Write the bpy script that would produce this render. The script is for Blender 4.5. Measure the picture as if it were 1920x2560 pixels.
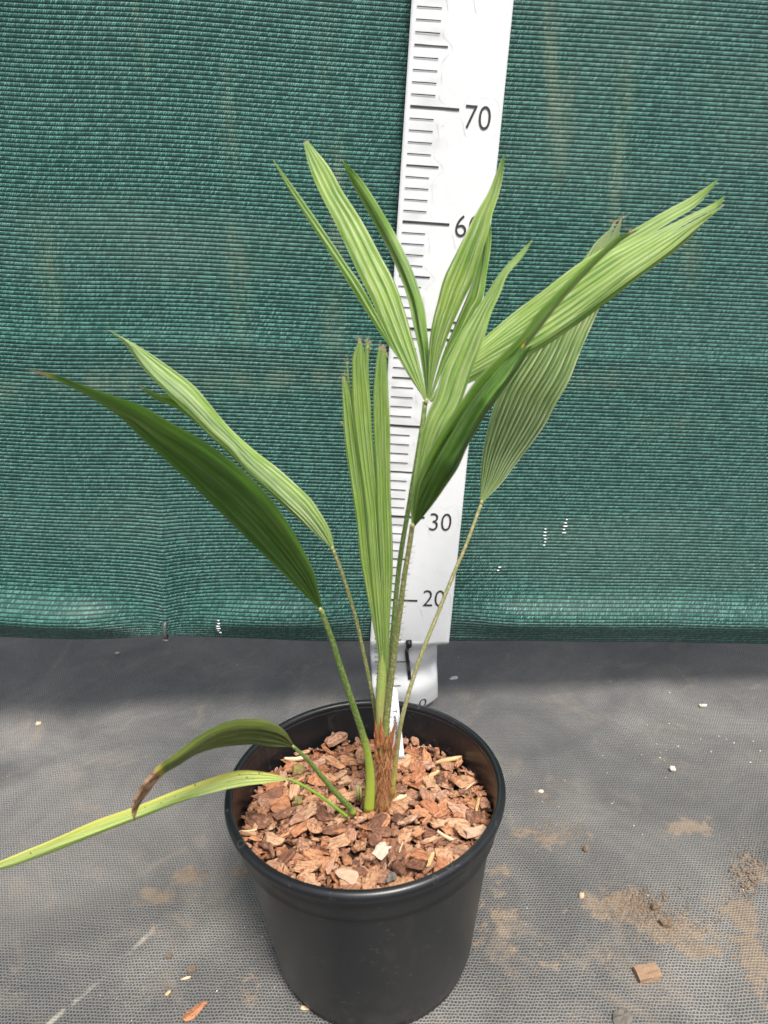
import bpy, bmesh, math, random
import numpy as np
from mathutils import Vector, Matrix, noise

for o in list(bpy.data.objects): bpy.data.objects.remove(o)
sc = bpy.context.scene
C = sc.collection
rnd = random.Random(7)

# ------------------------------------------------------------------ camera
PITCH, ROLL, FPX = math.radians(21.5), math.radians(-2.43), 1923.0
CAM = Vector((0.0238, -0.4836, 0.5877))
_F = Vector((0, math.cos(PITCH), -math.sin(PITCH)))
_U0 = Vector((0, math.sin(PITCH), math.cos(PITCH)))
_R0 = Vector((1, 0, 0))
_R = _R0*math.cos(ROLL) + _U0*math.sin(ROLL)
_U = _U0*math.cos(ROLL) - _R0*math.sin(ROLL)
cd = bpy.data.cameras.new('camera'); cam = bpy.data.objects.new('camera', cd); C.objects.link(cam)
m = Matrix((_R, _U, -_F)).transposed().to_4x4(); m.translation = CAM
cam.matrix_world = m
cd.sensor_fit = 'VERTICAL'; cd.sensor_height = 36.0; cd.sensor_width = 27.0
cd.lens = FPX/2560*36.0
cd.clip_start = 0.02; cd.clip_end = 200
cd.dof.use_dof = True; cd.dof.focus_distance = 0.72; cd.dof.aperture_fstop = 9.5
sc.camera = cam
sc.render.resolution_x = 768; sc.render.resolution_y = 1024

# ------------------------------------------------------------------ light
SUN = Vector((0.20, -0.44, 0.87)).normalized()
EL = math.asin(SUN.z); AZ = math.atan2(SUN.x, SUN.y)
w = bpy.data.worlds.new('World'); sc.world = w; w.use_nodes = True
nt = w.node_tree; bg = nt.nodes['Background']
sky = nt.nodes.new('ShaderNodeTexSky'); sky.sky_type = 'NISHITA'; sky.sun_disc = False
sky.sun_elevation = EL; sky.sun_rotation = AZ; sky.dust_density = 3.0; sky.air_density = 1.0
hs = nt.nodes.new('ShaderNodeHueSaturation'); hs.inputs['Saturation'].default_value = 0.25
nt.links.new(sky.outputs[0], hs.inputs['Color']); nt.links.new(hs.outputs[0], bg.inputs[0])
bg.inputs[1].default_value = 0.12
sd = bpy.data.lights.new('sun', 'SUN'); sd.energy = 3.0; sd.angle = math.radians(15); sd.color = (1, 0.95, 0.87)
so = bpy.data.objects.new('sun', sd); C.objects.link(so)
so.rotation_euler = SUN.to_track_quat('Z', 'Y').to_euler(); so.location = (0.5, -0.8, 2)
sc.cycles.max_bounces = 6; sc.cycles.diffuse_bounces = 3; sc.cycles.glossy_bounces = 2; sc.cycles.transmission_bounces = 3; sc.cycles.caustics_reflective = False; sc.cycles.caustics_refractive = False
sc.view_settings.view_transform = 'Standard'; sc.view_settings.look = 'None'
sc.view_settings.gamma = 1; sc.view_settings.exposure = 0.88

# ------------------------------------------------------------------ helpers
def ray(px, py):
    return (_F + _R*((px-960)/FPX) + _U*((1280-py)/FPX))
def at(px, py, y):
    d = ray(px, py); return CAM + d*((y-CAM.y)/d.y)
def ground(px, py, z=0.0):
    d = ray(px, py); return CAM + d*((z-CAM.z)/d.z)
def tag(o, label, cat, group=None, kind=None):
    o['label'] = label; o['category'] = cat
    if group: o['group'] = group
    if kind: o['kind'] = kind
    return o
def empty(name, loc=(0, 0, 0)):
    o = bpy.data.objects.new(name, None); C.objects.link(o); o.location = loc; o.empty_display_size = .02; return o
def link(name, me, mat, parent=None, smooth=True):
    o = bpy.data.objects.new(name, me); C.objects.link(o)
    if mat and not me.materials: me.materials.append(mat)
    if parent:
        o.parent = parent
        o.matrix_parent_inverse = Matrix.Translation(parent.location).inverted() if parent.parent is None else Matrix.Identity(4)
    if smooth: me.shade_smooth()
    return o
def mesh(name, vs, fs):
    me = bpy.data.meshes.new(name); me.from_pydata([tuple(v) for v in vs], [], fs); me.update(); return me
def grid(name, P, mat, parent=None, uv=None, attr=None, close=False):
    """P: numpy (n,m,3) -> quad grid mesh object with uv (n,m,2)"""
    n, mm = P.shape[:2]
    idx = np.arange(n*mm).reshape(n, mm)
    if close: idx = np.concatenate([idx, idx[:, :1]], 1)
    q = np.stack([idx[:-1, :-1], idx[:-1, 1:], idx[1:, 1:], idx[1:, :-1]], -1).reshape(-1, 4)
    me = bpy.data.meshes.new(name)
    me.vertices.add(n*mm); me.vertices.foreach_set('co', P.reshape(-1).astype(np.float32))
    me.loops.add(q.size); me.loops.foreach_set('vertex_index', q.reshape(-1).astype(np.int32))
    me.polygons.add(len(q)); me.polygons.foreach_set('loop_start', np.arange(0, q.size, 4, dtype=np.int32))
    me.update(calc_edges=True)
    if uv is not None:
        l = me.uv_layers.new(name='UVMap'); l.data.foreach_set('uv', uv.reshape(-1, 2)[q.reshape(-1)].reshape(-1).astype(np.float32))
    if attr:
        for k, a in attr.items():
            at_ = me.attributes.new(k, 'FLOAT', 'POINT'); at_.data.foreach_set('value', a.reshape(-1).astype(np.float32))
    me.validate(); return link(name, me, mat, parent)
def crom(pts, n):
    """Catmull-Rom through pts (k,d), resampled to n by arc length"""
    p = np.asarray(pts, float)
    p = np.vstack([2*p[0]-p[1], p, 2*p[-1]-p[-2]])
    out = []
    for i in range(1, len(p)-2):
        t = np.linspace(0, 1, 12, endpoint=False)[:, None]
        a, b, c, d = p[i-1], p[i], p[i+1], p[i+2]
        out.append(.5*(2*b + (c-a)*t + (2*a-5*b+4*c-d)*t*t + (3*b-a-3*c+d)*t**3))
    out.append(p[-2][None]); q = np.vstack(out)
    s = np.r_[0, np.cumsum(np.linalg.norm(np.diff(q, axis=0), axis=1))]
    u = np.linspace(0, s[-1], n)
    return np.stack([np.interp(u, s, q[:, k]) for k in range(q.shape[1])], 1)

# ---- node material helper
class N:
    def __init__(s, name):
        s.m = bpy.data.materials.new(name); s.m.use_nodes = True
        s.t = s.m.node_tree; s.b = s.t.nodes['Principled BSDF']; s.out = s.t.nodes['Material Output']
    def n(s, typ, **kw):
        x = s.t.nodes.new('ShaderNode'+typ)
        for k, v in kw.items():
            if k.startswith('i_'):
                key = k[2:].replace('_', ' ')
                x.inputs[int(key) if key.isdigit() else key].default_value = v
            else: setattr(x, k, v)
        return x
    def l(s, a, b): s.t.links.new(a, b)
    def put(s, sock, v):
        if hasattr(v, 'is_output'): s.l(v, sock)
        else: sock.default_value = v
    def math(s, op, a, b=0.5, clamp=False):
        x = s.n('Math', operation=op, use_clamp=clamp); s.put(x.inputs[0], a); s.put(x.inputs[1], b); return x.outputs[0]
    def mix(s, f, a, b, blend='MIX'):
        x = s.n('Mix', data_type='RGBA', blend_type=blend); s.put(x.inputs[0], f); s.put(x.inputs[6], a); s.put(x.inputs[7], b); return x.outputs[2]
    def noise(s, scale, vec=None, detail=4, rough=.55, dist=0):
        x = s.n('TexNoise'); x.inputs['Scale'].default_value = scale; x.inputs['Detail'].default_value = detail
        x.inputs['Roughness'].default_value = rough; x.inputs['Distortion'].default_value = dist
        if vec is not None: s.l(vec, x.inputs['Vector'])
        return x.outputs[0]
    def ramp(s, f, stops):
        x = s.n('ValToRGB'); e = x.color_ramp.elements
        while len(e) < len(stops): e.new(.5)
        for k, (p, c) in enumerate(stops):
            e[k].position = p; e[k].color = (*c, 1) if len(c) == 3 else c
        s.l(f, x.inputs[0]); return x.outputs[0]
    def step(s, f, a, b):
        x = s.n('MapRange'); x.interpolation_type = 'SMOOTHSTEP'
        s.put(x.inputs[0], f); x.inputs[1].default_value = a; x.inputs[2].default_value = b; return x.outputs[0]
    def vec(s, v, sx, sy, sz, rz=0):
        x = s.n('Mapping'); s.l(v, x.inputs[0]); x.inputs['Scale'].default_value = (sx, sy, sz); x.inputs['Rotation'].default_value = (0, 0, rz); return x.outputs[0]
    def bump(s, h, strength, dist=.001, normal=None):
        x = s.n('Bump'); x.inputs['Strength'].default_value = strength; x.inputs['Distance'].default_value = dist
        s.l(h, x.inputs['Height'])
        if normal is not None: s.l(normal, x.inputs['Normal'])
        return x.outputs[0]
    def fin(s, color=None, rough=None, normal=None, spec=None, translucent=None, tcol=None):
        b = s.b
        if color is not None: s.put(b.inputs['Base Color'], (*color, 1) if isinstance(color, tuple) and len(color) == 3 else color)
        if rough is not None: s.put(b.inputs['Roughness'], rough)
        if spec is not None: s.put(b.inputs['Specular IOR Level'], spec)
        if normal is not None: s.l(normal, b.inputs['Normal'])
        if translucent:
            t = s.n('BsdfTranslucent'); s.put(t.inputs[0], tcol if tcol is not None else color)
            if normal is not None: s.l(normal, t.inputs['Normal'])
            mx = s.n('MixShader'); mx.inputs[0].default_value = translucent
            s.l(b.outputs[0], mx.inputs[1]); s.l(t.outputs[0], mx.inputs[2]); s.l(mx.outputs[0], s.out.inputs[0])
        return s.m
def geo(s): return s.n('NewGeometry')
def objco(s): return s.n('TexCoord').outputs['Object']

# ------------------------------------------------------------------ materials
def mat_ground():
    s = N('weed_fabric'); co = objco(s)
    wob = s.n('VectorMath', operation='MULTIPLY_ADD')
    nz = s.n('TexNoise'); nz.inputs['Scale'].default_value = 150; nz.inputs['Detail'].default_value = 3; s.l(co, nz.inputs['Vector'])
    s.l(nz.outputs[1], wob.inputs[0]); wob.inputs[1].default_value = (.0032, .0028, 0); s.l(co, wob.inputs[2])
    mp = s.n('Mapping'); s.l(wob.outputs[0], mp.inputs[0]); mp.inputs['Rotation'].default_value = (0, 0, math.radians(3))
    br = s.n('TexBrick', offset=.5, offset_frequency=2)
    br.inputs['Scale'].default_value = 1; br.inputs['Brick Width'].default_value = .0028; br.inputs['Row Height'].default_value = .0026
    br.inputs['Mortar Size'].default_value = .00082; br.inputs['Mortar Smooth'].default_value = .85
    br.inputs['Color1'].default_value = (.0, .0, .0, 1); br.inputs['Color2'].default_value = (.35, .35, .35, 1); br.inputs['Mortar'].default_value = (1, 1, 1, 1)
    s.l(mp.outputs[0], br.inputs['Vector'])
    thread = br.outputs['Fac']
    dustn = s.noise(5.5, co, 6, .65, .6)
    dust = s.step(dustn, .28, .82)
    fine = s.noise(420, co, 3, .7)
    dark = s.mix(br.outputs['Color'], (.020, .022, .024, 1), (.050, .051, .053, 1))
    light = s.mix(dust, (.150, .147, .142, 1), (.32, .302, .28, 1))
    light = s.mix(s.math('MULTIPLY', fine, .6), light, (.10, .10, .105, 1))
    tf = s.math('MULTIPLY', thread, s.math('ADD', s.math('MULTIPLY', dust, .35), .62), True)
    col = s.mix(tf, dark, light)
    # film of dust lying over everything
    col = s.mix(s.math('MULTIPLY', dust, .18), col, (.27, .255, .235, 1))
    fleck = s.step(s.noise(600, co, 2, .6), .66, .74)
    col = s.mix(s.math('MULTIPLY', fleck, .35), col, (.40, .38, .34, 1))
    mid = s.step(s.noise(14, co, 5, .7, 1.0), .52, .72)
    col = s.mix(s.math('MULTIPLY', mid, .34), col, (.27, .215, .16, 1))
    # dried soil patches (px, py, radius metres, strength)
    sep = s.n('SeparateXYZ'); s.l(co, sep.inputs[0])
    tot = None
    pn = s.noise(75, co, 5, .72, .4); pn2 = s.noise(22, co, 4, .6, .8)
    for px, py, rx, ry, st in [(470, 2195, .021, .012, 1), (405, 2245, .025, .012, 1), (600, 2180, .015, .010, .75), (1350, 1985, .014, .016, .7),
            (1400, 2090, .035, .018, .8), (1545, 2260, .040, .020, 1), (1690, 2330, .040, .020, .95), (1735, 2370, .022, .015, .9), (1240, 2290, .03, .035, .75), (1260, 2180, .02, .02, .6),
            (1870, 2180, .025, .03, .85), (1900, 2420, .02, .07, .9), (1720, 2065, .035, .014, .7), (1860, 2300, .03, .04, .8), (1480, 2400, .05, .02, .5),
            (430, 2330, .03, .012, .5), (1320, 2080, .02, .01, .8), (610, 2490, .03, .02, .6)]:
        g = ground(px, py)
        mp_ = s.n('Mapping', vector_type='TEXTURE'); s.l(co, mp_.inputs[0]); mp_.inputs['Location'].default_value = g; mp_.inputs['Scale'].default_value = (rx*1.5, ry*1.5, 1)
        gr = s.n('TexGradient', gradient_type='SPHERICAL'); s.l(mp_.outputs[0], gr.inputs[0])
        k = s.math('MULTIPLY', gr.outputs[1], st)
        tot = k if tot is None else s.math('MAXIMUM', tot, k)
    nn = s.math('ADD', s.math('MULTIPLY', s.math('SUBTRACT', pn, .5), 2.0), s.math('MULTIPLY', s.math('SUBTRACT', pn2, .5), 1.5))
    soil = s.step(s.math('ADD', tot, s.math('MULTIPLY', nn, s.step(tot, .0, .12))), .38, .74)
    soil = s.math('MULTIPLY', soil, s.math('SUBTRACT', 1.0, s.math('MULTIPLY', s.math('SUBTRACT', 1, thread), .45)))
    soilc = s.mix(pn, (.13, .095, .068, 1), (.34, .265, .195, 1))
    col = s.mix(s.math('MULTIPLY', soil, .9), col, soilc)
    # pale scuff line
    a, b = ground(120, 2560), ground(380, 2330)
    dirn = (b-a).normalized(); nrm = Vector((-dirn.y, dirn.x, 0))
    dd = s.math('ABSOLUTE', s.math('ADD', s.math('MULTIPLY', sep.outputs[0], nrm.x), s.math('SUBTRACT', s.math('MULTIPLY', sep.outputs[1], nrm.y), a.dot(nrm))))
    ln = s.math('MULTIPLY', s.math('SUBTRACT', 1, s.step(dd, .0005, .0035)), s.step(pn2, .42, .62))
    tt = s.math('ADD', s.math('MULTIPLY', sep.outputs[0], dirn.x), s.math('SUBTRACT', s.math('MULTIPLY', sep.outputs[1], dirn.y), a.dot(dirn)))
    ln = s.math('MULTIPLY', ln, s.math('SUBTRACT', 1, s.step(tt, (b-a).length*.9, (b-a).length*1.15)))
    col = s.mix(s.math('MULTIPLY', ln, .55), col, (.42, .39, .33, 1))
    h = s.math('ADD', s.math('MULTIPLY', thread, 1.0), s.math('MULTIPLY', soil, 1.2))
    h = s.math('ADD', h, s.math('MULTIPLY', fine, .4))
    return s.fin(col, .58, s.bump(h, .6, .0007), .4)

def mat_net():
    s = N('shade_net_knit'); uv = s.n('TexCoord').outputs['UV']
    sp = s.n('SeparateXYZ'); s.l(uv, sp.inputs[0]); u, v = sp.outputs[0], sp.outputs[1]     # u metres along, v rows
    row = s.math('FLOOR', v); fr = s.math('FRACT', v)
    wn = s.n('TexWhiteNoise', noise_dimensions='1D'); s.l(row, wn.inputs['W'])
    nz = s.noise(260, s.vec(uv, 1, .004, 1), 2)
    ph = s.math('ADD', s.math('ADD', s.math('MULTIPLY', u, 1/.0021), s.math('MULTIPLY', fr, -1.1)), s.math('ADD', s.math('MULTIPLY', wn.outputs[0], 1.0), s.math('MULTIPLY', nz, 1.3)))
    st = s.math('FRACT', ph)
    # stitch: slanted tape of the knitted loop, then a thin dashed chain thread and a narrow dark slit
    bx = s.math('SUBTRACT', 1, s.math('ABSOLUTE', s.math('MULTIPLY', s.math('SUBTRACT', st, .5), 2)))
    by = s.math('SUBTRACT', 1, s.math('ABSOLUTE', s.math('MULTIPLY', s.math('SUBTRACT', fr, .42), 2.5)), True)
    blob = s.math('MULTIPLY', s.step(bx, .10, .75), s.step(by, .0, .55))
    gap = s.step(fr, .80, .90); gap = s.math('MULTIPLY', gap, s.math('SUBTRACT', 1, s.step(fr, .93, 1.0)))
    ph2 = s.math('FRACT', s.math('ADD', s.math('MULTIPLY', ph, .5), s.math('MULTIPLY', nz, .7)))
    chain = s.math('MULTIPLY', s.math('MULTIPLY', s.step(fr, .66, .72), s.math('SUBTRACT', 1, s.step(fr, .78, .84))), s.step(ph2, .25, .5))
    cell = s.n('TexWhiteNoise', noise_dimensions='2D'); cv = s.n('CombineXYZ'); s.l(s.math('FLOOR', ph), cv.inputs[0]); s.l(row, cv.inputs[1]); s.l(cv.outputs[0], cell.inputs['Vector'])
    co = objco(s)
    big = s.noise(7, s.vec(co, 1, 1, .35), 4, .6, .5)
    base = s.mix(big, (.003, .026, .021, 1), (.008, .052, .042, 1))
    hi = s.mix(s.math('POWER', cell.outputs[0], 1.6), (.012, .078, .064, 1), (.11, .36, .295, 1))  # per-stitch sparkle painted in as random lighter green
    col = s.mix(blob, base, hi)
    col = s.mix(s.math('MULTIPLY', chain, .55), col, s.mix(cell.outputs[0], (.06, .19, .16, 1), (.30, .42, .38, 1)))
    col = s.mix(s.math('MULTIPLY', gap, .55), col, (.004, .012, .012, 1))
    # yellowish dried streaks, plus wide pale bands along the fold crease: only the raised threads carry them
    stv = s.noise(1, s.vec(co, 60, 5, 9), 4, .7, .4); tot = None
    for px, py, hw, hh, st in [(590, 690, .010, .075, .8), (560, 300, .008, .07, .45), (832, 400, .009, .15, .7), (830, 820, .012, .05, .5), (1425, 180, .014, .10, .9), (1400, 60, .008, .06, .8), (1570, 420, .010, .10, .75), (1600, 250, .008, .06, .5),
            (1760, 640, .016, .05, .6), (340, 60, .007, .05, .5), (280, 380, .006, .06, .5), (110, 650, .014, .08, .5), (1200, 60, .008, .05, .5), (1700, 1080, .05, .016, .35), (760, 950, .16, .016, .45), (200, 960, .12, .018, .5), (1500, 960, .14, .016, .4), (1330, 800, .008, .06, .35)]:
        g_ = at(px, py, .30)
        mp_ = s.n('Mapping', vector_type='TEXTURE'); s.l(co, mp_.inputs[0]); mp_.inputs['Location'].default_value = g_; mp_.inputs['Scale'].default_value = (hw*1.5, 1, hh*1.2)
        gr = s.n('TexGradient', gradient_type='SPHERICAL'); s.l(mp_.outputs[0], gr.inputs[0])
        k = s.math('MULTIPLY', gr.outputs[1], st); tot = k if tot is None else s.math('MAXIMUM', tot, k)
    stf = s.noise(1, s.vec(co, 300, 5, 60), 3, .7)
    streak = s.math('MULTIPLY', s.math('MULTIPLY', s.step(tot, .0, .7), s.step(stv, .36, .66)), s.step(stf, .26, .56))
    tint = s.mix(s.noise(6, co, 2), (.26, .34, .17, 1), (.33, .33, .26, 1))
    col = s.mix(s.math('MULTIPLY', streak, s.math('ADD', s.math('MULTIPLY', blob, .75), .12)), col, tint)
    dustn = s.step(s.noise(3.2, s.vec(co, .6, 1, 2.2), 5, .6, .6), .48, .75)
    col = s.mix(s.math('MULTIPLY', dustn, s.math('ADD', s.math('MULTIPLY', blob, .22), .03)), col, (.26, .34, .30, 1))
    h = s.math('SUBTRACT', s.math('MULTIPLY', blob, 1.0), s.math('MULTIPLY', gap, .6))
    return s.fin(col, .36, s.bump(h, .75, .0010), .45, .10, s.mix(.5, col, (.02, .10, .08, 1)))

def mat_plastic_black():
    s = N('black_pot_plastic'); co = objco(s)
    d = s.noise(9, s.vec(co, 1, 1, .5), 5, .65); f = s.noise(700, co, 2, .6)
    dust = s.math('MULTIPLY', s.step(d, .42, .75), .45)
    col = s.mix(dust, (.0055, .0066, .0085, 1), (.017, .0185, .0205, 1))
    vo = s.n('TexVoronoi', feature='F1'); vo.inputs['Scale'].default_value = 130; s.l(co, vo.inputs['Vector'])
    sel = s.n('TexWhiteNoise', noise_dimensions='3D'); s.l(vo.outputs['Position'], sel.inputs['Vector'])
    rad = s.math('MULTIPLY', s.math('GREATER_THAN', sel.outputs[0], .80), s.math('ADD', .16, s.math('MULTIPLY', sel.outputs[0], .22)))
    ring = s.math('LESS_THAN', s.math('ABSOLUTE', s.math('SUBTRACT', vo.outputs[0], rad)), .045)
    ring = s.math('MULTIPLY', ring, s.step(s.noise(160, co, 2), .45, .6))
    col = s.mix(s.math('MULTIPLY', ring, .16), col, (.20, .20, .20, 1))
    sp = s.step(s.noise(900, co, 1), .73, .78)
    sp = s.math('MULTIPLY', sp, s.step(s.noise(30, co, 3), .5, .65))
    col = s.mix(s.math('MULTIPLY', sp, .4), col, (.32, .31, .29, 1))
    sepz = s.n('SeparateXYZ'); s.l(co, sepz.inputs[0])
    splash = s.math('MULTIPLY', s.math('SUBTRACT', 1, s.step(sepz.outputs[2], .0, .07)), s.step(s.noise(38, co, 5, .7), .40, .75))
    scuff = s.step(s.noise(1, s.vec(co, 60, 60, 7), 4, .7, .3), .60, .72)
    col = s.mix(s.math('MULTIPLY', s.math('MAXIMUM', splash, s.math('MULTIPLY', scuff, .35)), .35), col, (.10, .09, .08, 1))
    r = s.math('ADD', .20, s.math('MULTIPLY', d, .25))
    return s.fin(col, r, s.bump(s.math('ADD', s.math('MULTIPLY', f, .4), s.noise(55, s.vec(co, 1, 1, .15), 3)), .12, .0006), .5)

def mat_white_sheet():
    s = N('white_laminated_sheet'); co = objco(s)
    d = s.noise(16, co, 5, .65); sp = s.step(s.noise(240, co, 2), .74, .80)
    col = s.mix(s.step(d, .5, .85), (.59, .60, .615, 1), (.50, .505, .51, 1))
    col = s.mix(s.math('MULTIPLY', sp, .45), col, (.22, .21, .20, 1))
    return s.fin(col, s.math('ADD', .30, s.math('MULTIPLY', d, .2)), s.bump(s.noise(60, co, 3), .22, .0018), .5)

def mat_simple(name, col, rough=.5, nscale=300, var=.25, bump=.2, spec=.4):
    s = N(name); co = objco(s); n = s.noise(nscale, co, 4, .65)
    c2 = tuple(max(0, c*(1-var)) for c in col); c1 = tuple(min(1, c*(1+var)) for c in col)
    return s.fin(s.mix(n, (*c2, 1), (*c1, 1)), rough, s.bump(n, bump, .0006), spec)

def mat_bark(name, stops, island=False):
    s = N(name); co = objco(s)
    if island: r = s.n('NewGeometry').outputs['Random Per Island']
    else: r = s.n('ObjectInfo').outputs['Random']
    off = s.n('VectorMath', operation='ADD'); s.l(co, off.inputs[0])
    cv = s.n('CombineXYZ'); s.l(s.math('MULTIPLY', r, 13), cv.inputs[0]); s.l(s.math('MULTIPLY', r, 7), cv.inputs[1]); s.l(cv.outputs[0], off.inputs[1])
    v = off.outputs[0]
    grain = s.noise(1, s.vec(v, 130, 640, 500), 4, .7, .6); blot = s.noise(170, v, 4, .65, 1.0); sp = s.noise(1500, v, 2, .6)
    base = s.ramp(r, stops)
    dk = s.mix(1.0, base, (.38, .33, .33, 1), 'MULTIPLY')
    col = s.mix(s.step(grain, .40, .70), base, dk)
    col = s.mix(s.math('MULTIPLY', s.step(blot, .56, .68), .50), col, (.54, .37, .27, 1))
    col = s.mix(s.math('MULTIPLY', s.step(blot, .44, .34), .6), col, dk)
    h = s.math('ADD', s.math('ADD', grain, s.math('MULTIPLY', blot, 1.2)), s.math('MULTIPLY', sp, .3))
    return s.fin(col, .68, s.bump(h, .9, .0012), .3)
BARK = dict(rust=[(0, (.40, .165, .080)), (.5, (.50, .225, .112)), (1, (.58, .29, .155))], tan=[(0, (.48, .255, .140)), (.5, (.56, .315, .18)), (1, (.62, .38, .235))],
    umber=[(0, (.15, .075, .05)), (.5, (.22, .10, .06)), (1, (.28, .14, .085))], pink=[(0, (.37, .19, .115)), (.5, (.46, .25, .16)), (1, (.52, .31, .21))])
ALLB = [(0, (.13, .06, .04)), (.25, (.36, .15, .075)), (.5, (.46, .22, .12)), (.7, (.24, .115, .07)), (.85, (.52, .29, .16)), (1, (.40, .24, .18))]

def mat_leaf(name, c_dark, c_light, trans, rib, yellow=0.0, spots=0.0, gloss=.42):
    s = N(name); uv = s.n('TexCoord').outputs['UV']; sp = s.n('SeparateXYZ'); s.l(uv, sp.inputs[0])
    u, v = sp.outputs[0], sp.outputs[1]; co = objco(s)
    tip = s.n('Attribute', attribute_name='tip').outputs['Fac']
    dry = s.n('Attribute', attribute_name='dry').outputs['Fac']
    pl = s.n('Attribute', attribute_name='pleat').outputs['Fac']
    veins = s.noise(1, s.vec(uv, 60, .7, 1), 3, .65, .0)
    lng = s.noise(1, s.vec(uv, 7, .9, 1), 3, .6, .3)
    patch = s.noise(26, co, 4, .6, .5)
    oi = s.n('ObjectInfo').outputs['Random']
    col = s.mix(s.step(lng, .34, .66), (*c_dark, 1), (*c_light, 1))
    col = s.mix(s.math('MULTIPLY', s.step(patch, .45, .75), .35), col, tuple(min(1, c*k_) for c, k_ in zip(c_light, (1.5, 1.25, .9)))+(1,))  # lighter yellow-green patches, a sunlit look put into the colour
    col = s.mix(s.math('MULTIPLY', s.step(veins, .42, .64), .50), col, tuple(min(1, c*1.6+.03) for c in c_light)+(1,))
    col = s.mix(s.math('MULTIPLY', s.step(veins, .46, .30), .45), col, tuple(c*.55 for c in c_dark)+(1,))
    ribm = s.math('MAXIMUM', s.step(pl, .66, .95), s.math('MULTIPLY', s.step(pl, .22, .03), .6))
    ribm = s.math('MULTIPLY', ribm, s.step(s.noise(1, s.vec(uv, 5, 1.6, 1), 2), .30, .60))
    col = s.mix(s.math('MULTIPLY', ribm, rib), col, (.70, .72, .48, 1))
    if yellow:
        yv = s.step(s.math('ADD', u, s.math('MULTIPLY', lng, .5)), .75, 1.15)
        col = s.mix(s.math('MULTIPLY', yv, yellow), col, (.55, .52, .10, 1))
    if spots:
        k = s.step(s.noise(330, co, 2, .5), .66, .72)
        k = s.math('MULTIPLY', k, s.step(s.math('ADD', u, s.math('MULTIPLY', s.noise(40, co, 2), .4)), .45, .8))
        col = s.mix(s.math('MULTIPLY', k, spots), col, (.07, .04, .025, 1))
    fl = s.step(s.noise(260, s.vec(co, 1, 1, .5), 2, .5), .70, .74)
    col = s.mix(s.math('MULTIPLY', fl, .25), col, (.30, .24, .12, 1))
    # yellow then brown dieback towards the tip
    tn = s.math('ADD', tip, s.math('MULTIPLY', s.math('SUBTRACT', s.noise(1, s.vec(uv, 14, 8, 1), 3), .5), .35))
    col = s.mix(s.step(tn, .25, .55), col, (.42, .36, .06, 1))
    brown = s.mix(s.step(s.noise(150, co, 3), .35, .65), (.13, .065, .035, 1), (.50, .31, .18, 1))
    col = s.mix(s.step(tn, .52, .68), col, brown)
    dn = s.math('ADD', dry, s.math('MULTIPLY', s.math('SUBTRACT', s.noise(500, co, 3), .5), .5))
    col = s.mix(s.step(dn, .45, .75), col, (.42, .35, .21, 1))
    tc = s.mix(1.0, col, (1.0, 1.0, .55, 1), 'MULTIPLY')
    tc = s.mix(.35, tc, (.22, .40, .03, 1))
    tc = s.mix(s.step(tn, .5, .65), tc, brown)
    return s.fin(col, s.math('ADD', gloss-.10, s.math('MULTIPLY', patch, .3)), s.bump(s.math('ADD', veins, s.math('MULTIPLY', s.noise(900, co, 2), .25)), .45, .0005), .5, trans, tc)

def mat_petiole(name, green, brown, amt, bc=((.26, .36, .03), (.40, .46, .07))):
    s = N(name); co = objco(s); uv = s.n('TexCoord').outputs['UV']
    fac = s.n('Attribute', attribute_name='base').outputs['Fac']
    n1 = s.noise(1, s.vec(uv, 5, 70, 1), 4, .75, .4); n2 = s.noise(800, co, 3, .7); n3 = s.noise(1, s.vec(uv, 14, 5, 1), 3)
    col = s.mix(n3, tuple(c*.7 for c in green)+(1,), tuple(c*1.25 for c in green)+(1,))
    scurf = s.math('MULTIPLY', s.step(n1, .46, .60), amt)
    col = s.mix(scurf, col, s.mix(n2, (*brown, 1), (.46, .38, .25, 1)))
    col = s.mix(s.math('MULTIPLY', s.step(n2, .64, .72), .6), col, (.52, .50, .38, 1))
    col = s.mix(fac, col, s.mix(n3, (*bc[0], 1), (*bc[1], 1)))
    return s.fin(col, .5, s.bump(s.math('ADD', n1, n2), .4, .0004), .35)

def mat_fibre():
    s = N('stem_fibre'); co = objco(s)
    a = s.noise(1, s.vec(co, 420, 420, 90), 4, .7, 1.2); b = s.noise(120, co, 4, .6, .5)
    col = s.ramp(a, [(.25, (.06, .022, .012)), (.5, (.30, .105, .040)), (.72, (.50, .26, .11))])
    col = s.mix(s.math('MULTIPLY', s.step(b, .55, .7), .55), col, (.34, .32, .08, 1))
    return s.fin(col, .8, s.bump(a, .9, .0012), .2)

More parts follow.
